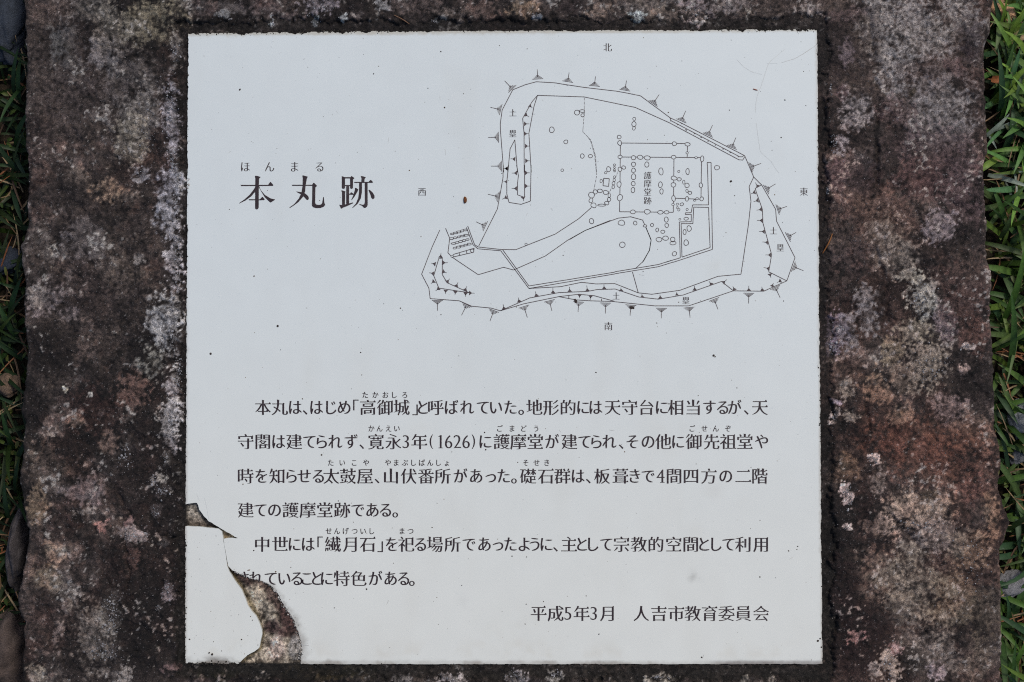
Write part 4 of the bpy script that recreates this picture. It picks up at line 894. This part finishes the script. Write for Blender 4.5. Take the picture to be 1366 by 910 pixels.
for cx, cy, sx_, sy_, n in CL:
    for _ in range(n):
        items.append((cx+rnd.gauss(0, .55)*sx_, cy+rnd.gauss(0, .55)*sy_, min(1.7, .3+rnd.expovariate(3)), rnd.uniform(.3, .9), (1, rnd.uniform(.6, 1.2)), rnd.uniform(0, 3))); g = rnd.uniform(.14, .40); tn.append((g, g, g*1.07))
for _ in range(2200):
    x = rnd.choice([rnd.uniform(38, 240), rnd.uniform(1105, 1318)]); y = rnd.uniform(-20, 925); items.append((x, y, rnd.uniform(.3, .75), rnd.uniform(.3, .7), (1, rnd.uniform(.6, 1.2)), rnd.uniform(0, 3))); g = rnd.uniform(.08, .3); tn.append((g*1.02, g*.98, g))
# set every grain on the stone
from mathutils.bvhtree import BVHTree
def bvh(o):
    me = o.data; co = np.zeros(len(me.vertices)*3); me.vertices.foreach_get('co', co); return BVHTree.FromPolygons(co.reshape(-1, 3).tolist(), [tuple(p.vertices) for p in me.polygons])
def top_of_slab():
    b = [bvh(slab), bvh(bpy.data.objects['mortar_bed'])]
    def f(x, y):
        z = [t.ray_cast(Vector((x, y, .1)), Vector((0, 0, -1)), .4)[0] for t in b]; z = [q.z for q in z if q is not None]
        return max(z) if z else -.01
    return f
top = top_of_slab()
V, F, Cc, n = [], [], [], 0
for i, (x, y, r, h, st, an) in enumerate(items):
    d_, *_ = panel_box(np.array(x), np.array(y))
    if d_ < 1.5: continue
    q = P(x, y); v, f = blob(q[0], q[1], r*S, h*S, rnd.randrange(9999), 0, st, an, top(q[0], q[1])+.0001); V.append(v); F.append(f+n); n += len(v); Cc.append(np.tile(np.array(tn[i]), (len(v), 1)))
tag(mesh('lichen', np.vstack(V), np.vstack(F), M['rock'], slab, smooth=False, col=np.vstack(Cc)), 'pale granular lichen crusts', kind='stuff')

# ---------------------------------------------------------------- loose bits lying on the slab and panel
def needle(name, pts, w, col, label, cat, z=.001):
    V, F = [], []
    n = len(pts)
    for i, (x, y, dz) in enumerate(pts):
        p = P3(x, y, 0); a = np.array(pts[max(0, i-1)][:2]); b = np.array(pts[min(n-1, i+1)][:2]); t = P(*b)-P(*a); t /= np.hypot(*t)+1e-9; nn = np.array([-t[1], t[0], 0])
        ww = w*S*(.35+.65*math.sin(math.pi*(i+.5)/n))
        z0 = max(top(p[0], p[1]) if not inside(np.array(x), np.array(y), MAIN) else 0, -.004)+z+dz
        for k6 in range(6):
            a6 = k6*math.pi/3; V.append(np.array([p[0], p[1], z0])+nn*ww/2*math.cos(a6)+np.array([0, 0, ww*.35*math.sin(a6)]))
    for i in range(n-1):
        for k6 in range(6): F.append([i*6+k6, i*6+(k6+1) % 6, (i+1)*6+(k6+1) % 6, (i+1)*6+k6])
    F = np.array(F); o = mesh(name, np.array(V), F, M['blade'], None, col=np.tile(np.array(col), (len(V), 1))); return tag(o, label, cat)
needle('dry_needle', [(526, 21.5, 0), (533, 24.5, .001), (540, 28.5, .0005), (546, 32, 0)], 1.6, (.22, .12, .07), 'tan dry needle lying in the dark joint above the panel', 'plant litter')
needle('dry_needle', [(1110, 312, 0), (1108, 318, .001), (1104, 326, .001), (1097.5, 338, 0)], 2.2, (.30, .12, .035), 'orange-brown dry needle in the joint beside the right edge of the panel', 'plant litter')
needle('dry_needle', [(1004.5, 118.7, 0), (1007, 119.6, 0), (1010.5, 120.6, 0)], 1.5, (.35, .11, .06), 'tiny reddish splinter on the upper right of the white panel', 'plant litter', .0004)
q = P(620.6, 266.8); v, f = blob(q[0], q[1], 1*S, 1.4*S, 5, 2, (2.0, 4.3), .03, .0008)
o = mesh('seed', v, f, M['rock'], None, col=np.tile(np.array((.17, .062, .022)), (len(v), 1))); tag(o, 'small brown oval seed lying on the white panel left of the plan', 'seed')

# ---------------------------------------------------------------- stones on the ground beside the slab
def rock(name, px, py, rx, ry, h, z0, col, label, cat, ang=0, seed=1, mottled=.35):
    q = P(px, py, z0+h*.6*S); v, f = blob(0, 0, 1, 1, seed, 4); nz = fbm(v[:, 0]+seed, v[:, 1]+v[:, 2]*.8, .35, 3, seed+5); v = v*(1+.06*nz)[:, None]
    v = v*np.array([rx*S, ry*S, h*S]); c, s = math.cos(ang), math.sin(ang); v = np.column_stack([v[:, 0]*c-v[:, 1]*s+q[0], v[:, 0]*s+v[:, 1]*c+q[1], v[:, 2]+z0])
    cc = np.array(col)[None, :]*(1+mottled*1.6*fbm(v[:, 0]/S, v[:, 1]/S+v[:, 2]/S*.5, 7, 4, seed+9))[:, None]
    o = mesh(name, v, f, M['rock'], None, col=cc); return tag(o, label, cat)
rock('garden_stone', 8, 28, 26, 56, 24, -.070, alb(50, 56, 66), 'smooth blue-grey stone in the grass at the upper left corner', 'stone', 0, 3, .25)
rock('garden_stone', 4, 347, 24, 20, 15, -.072, alb(44, 50, 62), 'dark blue-grey stone in the grass left of the slab, halfway up', 'stone', .4, 8, .25)
rock('garden_stone', 10, 514, 16, 17, 13, -.068, alb(100, 84, 72), 'pale buff stone in the grass left of the slab', 'stone', .2, 14)
rock('garden_stone', 24, 735, 15, 66, 60, -.075, alb(62, 58, 60), 'narrow grey stone standing against the lower left side of the slab', 'stone', -.08, 22, .5)
rock('garden_stone', 2, 880, 50, 64, 46, -.070, alb(74, 64, 60), 'broad brown-grey rough stone at the lower left corner', 'stone', .1, 31, .5)
rock('pebble', 1350, 781, 24, 17, 14, -.070, alb(112, 112, 116), 'smooth grey oval pebble beside the lower right side of the slab', 'pebble', .35, 41, .15)
rock('garden_stone', 1366, 562, 22, 30, 17, -.072, alb(124, 128, 132), 'pale grey stone in the grass right of the slab', 'stone', .1, 47, .12)
rock('garden_stone', 1333, 14, 26, 16, 15, -.070, alb(168, 132, 104), 'tan crumbly stone in the grass at the upper right', 'stone', -.3, 53, .5)
rock('pebble', 1362, 606, 18, 10, 8, -.074, alb(104, 106, 110), 'small flat grey pebble just below the pale stone on the right', 'pebble', .9, 59, .2)

# ---------------------------------------------------------------- grass
def blade(px, py, ang, L, w, col, z0=None, rise=.5, droop=1.0, fold=.25, seg=7, curl=0.0, dx=0.0):
    """one grass leaf rooted at a survey point; L, w in photo pixels"""
    z0 = GZ if z0 is None else z0
    q = P(px, py, GZ+.03); L *= S; w *= S; V = []; t = 0; x, y, z = q[0], q[1], z0; pitch = rise; h = ang
    ds = L/seg
    for i in range(seg+1):
        u = i/seg; ww = w*(.55+.75*u)*(1-u**2.2)*1.15+w*.02
        sx, sy = -math.sin(h), math.cos(h)
        V += [(x-sx*ww/2, y-sy*ww/2, z+fold*ww/2), (x, y, z), (x+sx*ww/2, y+sy*ww/2, z+fold*ww/2)]
        x += math.cos(h)*math.cos(pitch)*ds; y += math.sin(h)*math.cos(pitch)*ds; z += math.sin(pitch)*ds
        pitch -= droop/seg*(.5+u); h += curl/seg
        if z < GZ+.004: z = GZ+.004; pitch = max(pitch, 0)
    F = []
    for i in range(seg):
        for a in (0, 1): F.append((i*3+a, i*3+a+1, i*3+a+4, i*3+a+3))
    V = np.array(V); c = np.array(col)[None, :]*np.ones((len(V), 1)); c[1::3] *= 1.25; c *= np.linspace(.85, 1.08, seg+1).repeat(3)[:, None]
    return V, np.array(F), c
def clamp_blade(V):
    """leaves bend round the slab rather than through it"""
    q = P(np.array([33., 1324.]), np.array([455., 455.]), 0.0); lx, rx_ = q[0, 0]+.000, q[1, 0]-.0
    m = (V[:, 0] > lx-.003) & (V[:, 0] < 0) & (V[:, 2] < .003); V[m, 0] = lx-.003-.3*(V[m, 0]-lx+.003).clip(0, .01)
    m = (V[:, 0] < rx_+.006) & (V[:, 0] > 0) & (V[:, 2] < .003); V[m, 0] = rx_+.006+.3*(rx_+.006-V[m, 0]).clip(0, .01)
    return V
def greens(i, bright=1.0):
    return tuple(bright*np.array([(.056, .108, .020), (.036, .082, .020), (.082, .135, .022), (.030, .070, .028), (.060, .100, .030)][i % 5]))
def leaf_mesh(name, leaves, parent, mat='blade'):
    V, F, Cc, n = [], [], [], 0
    for v, f, c in leaves: V.append(clamp_blade(v)); F.append(f+n); Cc.append(c); n += len(v)
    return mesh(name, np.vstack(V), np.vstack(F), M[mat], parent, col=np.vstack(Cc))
L_ = []
def scatter(x0, x1, y0, y1, n, hmin, hmax, w=(4, 8), rise=(.25, 1.25), br=1.0):
    for i in range(n):
        L_.append(blade(rnd.uniform(x0, x1), rnd.uniform(y0, y1), rnd.uniform(0, 6.28), rnd.uniform(hmin, hmax), rnd.uniform(*w), greens(rnd.randrange(5), br*rnd.uniform(.7, 1.15)), None, rnd.uniform(*rise), rnd.uniform(.4, 1.9), .3, 6, rnd.uniform(-.6, .6)))
scatter(1338, 1520, -130, 1050, 850, 50, 140, (5, 12), (.25, 1.25), 1.2); scatter(1335, 1420, -60, 260, 110, 60, 120, (6, 11), (.4, 1.2), 2.6); scatter(-150, 22, -130, 1050, 1000, 45, 120, (4, 9), (.25, 1.25), .42);  # br paints sun into the right-hand greens and slab shade into the left
scatter(1500, 1850, -300, 1200, 1300, 60, 130); scatter(-520, -140, -300, 1200, 1300, 60, 130); scatter(-300, 1700, -420, -160, 900, 60, 130); scatter(-300, 1700, 1065, 1350, 900, 60, 130)
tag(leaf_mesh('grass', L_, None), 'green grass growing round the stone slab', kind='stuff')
L_ = []
for i in range(900):
    x = rnd.choice([rnd.uniform(-120, 28), rnd.uniform(1330, 1500)]); c = rnd.choice([(.30, .21, .11), (.20, .12, .06), (.38, .28, .16), (.12, .07, .04), (.26, .10, .04)])
    L_.append(blade(x, rnd.uniform(-130, 1050), rnd.uniform(0, 6.28), rnd.uniform(20, 75), rnd.uniform(1.5, 3.6), c, GZ+rnd.uniform(.003, .02), rnd.uniform(-.1, .45), rnd.uniform(0, .8), .5, 4, rnd.uniform(-.5, .5)))
tag(leaf_mesh('dry_thatch', L_, None), 'dry straw and dead blades lying among the grass', kind='stuff')
L_ = []
for i in range(700):
    x = rnd.choice([rnd.uniform(-60, 30), rnd.uniform(1330, 1420)]); L_.append(blade(x, rnd.uniform(-60, 970), rnd.uniform(0, 6.28), rnd.uniform(6, 15), rnd.uniform(4, 7), rnd.choice([(.06, .09, .012), (.04, .07, .015), (.09, .10, .02)]), GZ+rnd.uniform(.004, .02), rnd.uniform(0, .8), .8, .2, 3))
tag(leaf_mesh('moss', L_, None), 'small mossy ground cover between the grass stems', kind='stuff')

def tuft(leaves, label, cat='grass tuft', name='grass_tuft', group=None):
    """leaves: (px, py, heading in degrees (0 = right, 90 = up the photo), length, width, colour, rise, droop)"""
    q = P(leaves[0][0], leaves[0][1], GZ); e = empty(name, (q[0], q[1], GZ)); tag(e, label, cat, group)
    for (x, y, a, L, w, c, rise, droop) in leaves:
        v, f, cc = blade(x, y, math.radians(a), L, w, c, GZ+.012, rise, droop, .3, 9, rnd.uniform(-.25, .25)); v = clamp_blade(v); v = v-np.array([q[0], q[1], GZ])
        mesh('blade', v, f, M['blade'], e, col=cc)
    return e
G1, G2, G3, G4 = (.072, .155, .024), (.046, .105, .022), (.15, .25, .035), (.034, .076, .030); SV = (.26, .32, .27); YL = (.30, .27, .12)  # G3: green with the top-right sunlight put into its colour
tuft([(1340, 60, 60, 70, 7, G3, .9, .8), (1352, 30, 120, 60, 6, G3, .9, 1), (1345, 50, 20, 60, 6, G1, .8, 1.2), (1348, 70, -40, 55, 7, G2, .7, 1.2), (1338, 45, 95, 70, 5, G3, 1, .8)], 'bright yellow-green grass tuft with sunlight put into its colour, top right corner')
tuft([(1322, 72, 38, 95, 8, YL, .35, .3), (1330, 78, 30, 60, 5, G3, .3, .4)], 'straw-yellow grass blade slanting up to the right beside the upper slab edge')
tuft([(1325, 140, 55, 90, 11, G3, .8, .9), (1335, 120, 0, 60, 9, G1, .7, 1.1), (1345, 150, 100, 80, 8, G1, .9, 1), (1332, 128, 75, 90, 8, G2, .9, .9), (1362, 120, 150, 60, 10, G1, .6, 1)], 'broad bright green grass tuft right of the slab, above the silvery leaves')
tuft([(1322, 178, 38, 46, 7, SV, .5, .7), (1328, 172, 20, 56, 6, SV, .5, .9), (1327, 176, -70, 24, 4, SV, .5, .7)], 'silvery grey-green forked weed close to the slab edge, upper right', 'weed', 'weed')
tuft([(1326, 230, -20, 62, 8, SV, .6, .9), (1332, 232, 12, 46, 5, SV, .7, 1), (1350, 240, -80, 40, 4, SV, .6, 1), (1358, 215, -85, 60, 4, SV, .6, .9)], 'silvery leaf arching to the right below the forked weed', 'weed', 'weed')
tuft([(1328, 285, 40, 70, 7, G2, .7, 1), (1335, 262, 0, 60, 8, G2, .6, 1), (1350, 300, 120, 70, 9, G2, .8, 1), (1322, 215, -10, 55, 8, G2, .6, 1.1)], 'dark green grass tuft below the silvery leaf on the right')
tuft([(1345, 430, 86, 130, 11, G1, .95, .8), (1352, 500, 100, 150, 11, G2, .9, .7), (1330, 470, 35, 80, 8, G2, .6, .8), (1330, 395, -35, 60, 7, G2, .6, .9), (1336, 520, -70, 60, 9, G4, .7, .9)], 'tall dark green blades standing beside the middle of the right slab edge')
tuft([(1326, 545, 12, 70, 9, G1, .5, .8), (1324, 508, -5, 70, 6, G2, .5, .9), (1328, 560, -60, 50, 7, G2, .6, 1)], 'low grass blades reaching right just above the pale grey stone')
tuft([(1324, 645, 8, 75, 10, G1, .45, .7)], 'single broad green blade reaching right over bare soil, lower right', 'grass tuft')
tuft([(1330, 790, -28, 70, 9, G1, .5, .8), (1328, 830, -42, 60, 8, G1, .6, .9), (1326, 870, -3, 65, 8, G1, .5, .8), (1352, 905, 75, 70, 8, G1, .8, .9), (1335, 850, -60, 70, 8, G2, .7, .9), (1326, 838, 5, 60, 9, G2, .5, 1)], 'green grass tuft fanning right below the oval pebble')
D1, D2 = (.022, .056, .015), (.016, .040, .014)  # greens for the left side, the slab's shade put into the colour
tuft([(24, 110, 250, 80, 7, D1, .9, .8), (18, 130, 80, 70, 8, D1, .8, 1), (10, 120, 70, 75, 7, D2, .9, .9), (25, 145, 150, 50, 7, D2, .7, 1)], 'grass tuft in painted shade left of the slab just below the blue-grey corner stone')
tuft([(28, 200, 165, 60, 7, D1, .6, .9), (12, 190, 60, 70, 8, D1, .8, .9), (20, 230, 120, 70, 8, D2, .8, 1), (30, 222, 170, 55, 6, D1, .5, .8), (8, 250, -60, 60, 8, D2, .7, 1)], 'grass tuft in painted shade left of the slab, a little above the dark stone')
tuft([(4, 420, 60, 70, 9, D1, .8, 1), (14, 450, 110, 60, 9, D1, .7, 1), (22, 480, 140, 60, 7, D2, .7, 1), (26, 385, 170, 40, 6, D1, .6, .9)], 'grass tuft in painted shade left of the slab between the dark and the buff stone')
tuft([(24, 570, 200, 70, 9, D1, .6, 1), (10, 600, 90, 70, 8, D1, .9, .8), (30, 545, 160, 50, 6, D2, .5, 1), (14, 620, 60, 60, 8, D2, .8, 1)], 'grass tuft in painted shade left of the slab below the buff stone')
tuft([(6, 700, 85, 80, 8, D2, .9, .8), (4, 780, 80, 70, 8, D1, .8, 1), (12, 660, 70, 70, 6, D2, .9, .8)], 'grass blades in painted shade beside the narrow standing stone, lower left')
# dead leaves
def dead_leaf(px, py, L, w, ang, col, label):
    v, f, c = blade(0, 0, 0, L, w, col, 0, .15, .5, .35, 8); q0 = P(0, 0, GZ+.03); v[:, 0] -= q0[0]; v[:, 1] -= q0[1]; v[:, 2] = np.abs(v[:, 2]-GZ if v[:, 2].min() < -.02 else v[:, 2])*.0+.004*np.sin(np.linspace(0, 3, len(v)))+np.abs(v[:, 1])*.6
    c_, s_ = math.cos(ang), math.sin(ang); q = P(px, py, GZ+.03); v = np.column_stack([v[:, 0]*c_-v[:, 1]*s_+q[0], v[:, 0]*s_+v[:, 1]*c_+q[1], v[:, 2]+GZ+.03])
    tag(mesh('dead_leaf', v, f, M['blade'], None, col=c), label, 'leaf')
dead_leaf(1322, 106, 26, 13, -.25, (.40, .15, .06), 'small orange-brown dead leaf in the grass right of the slab')
dead_leaf(1350, 60, 36, 8, .6, (.42, .30, .17), 'pale tan dead leaf curled in the grass, upper right')
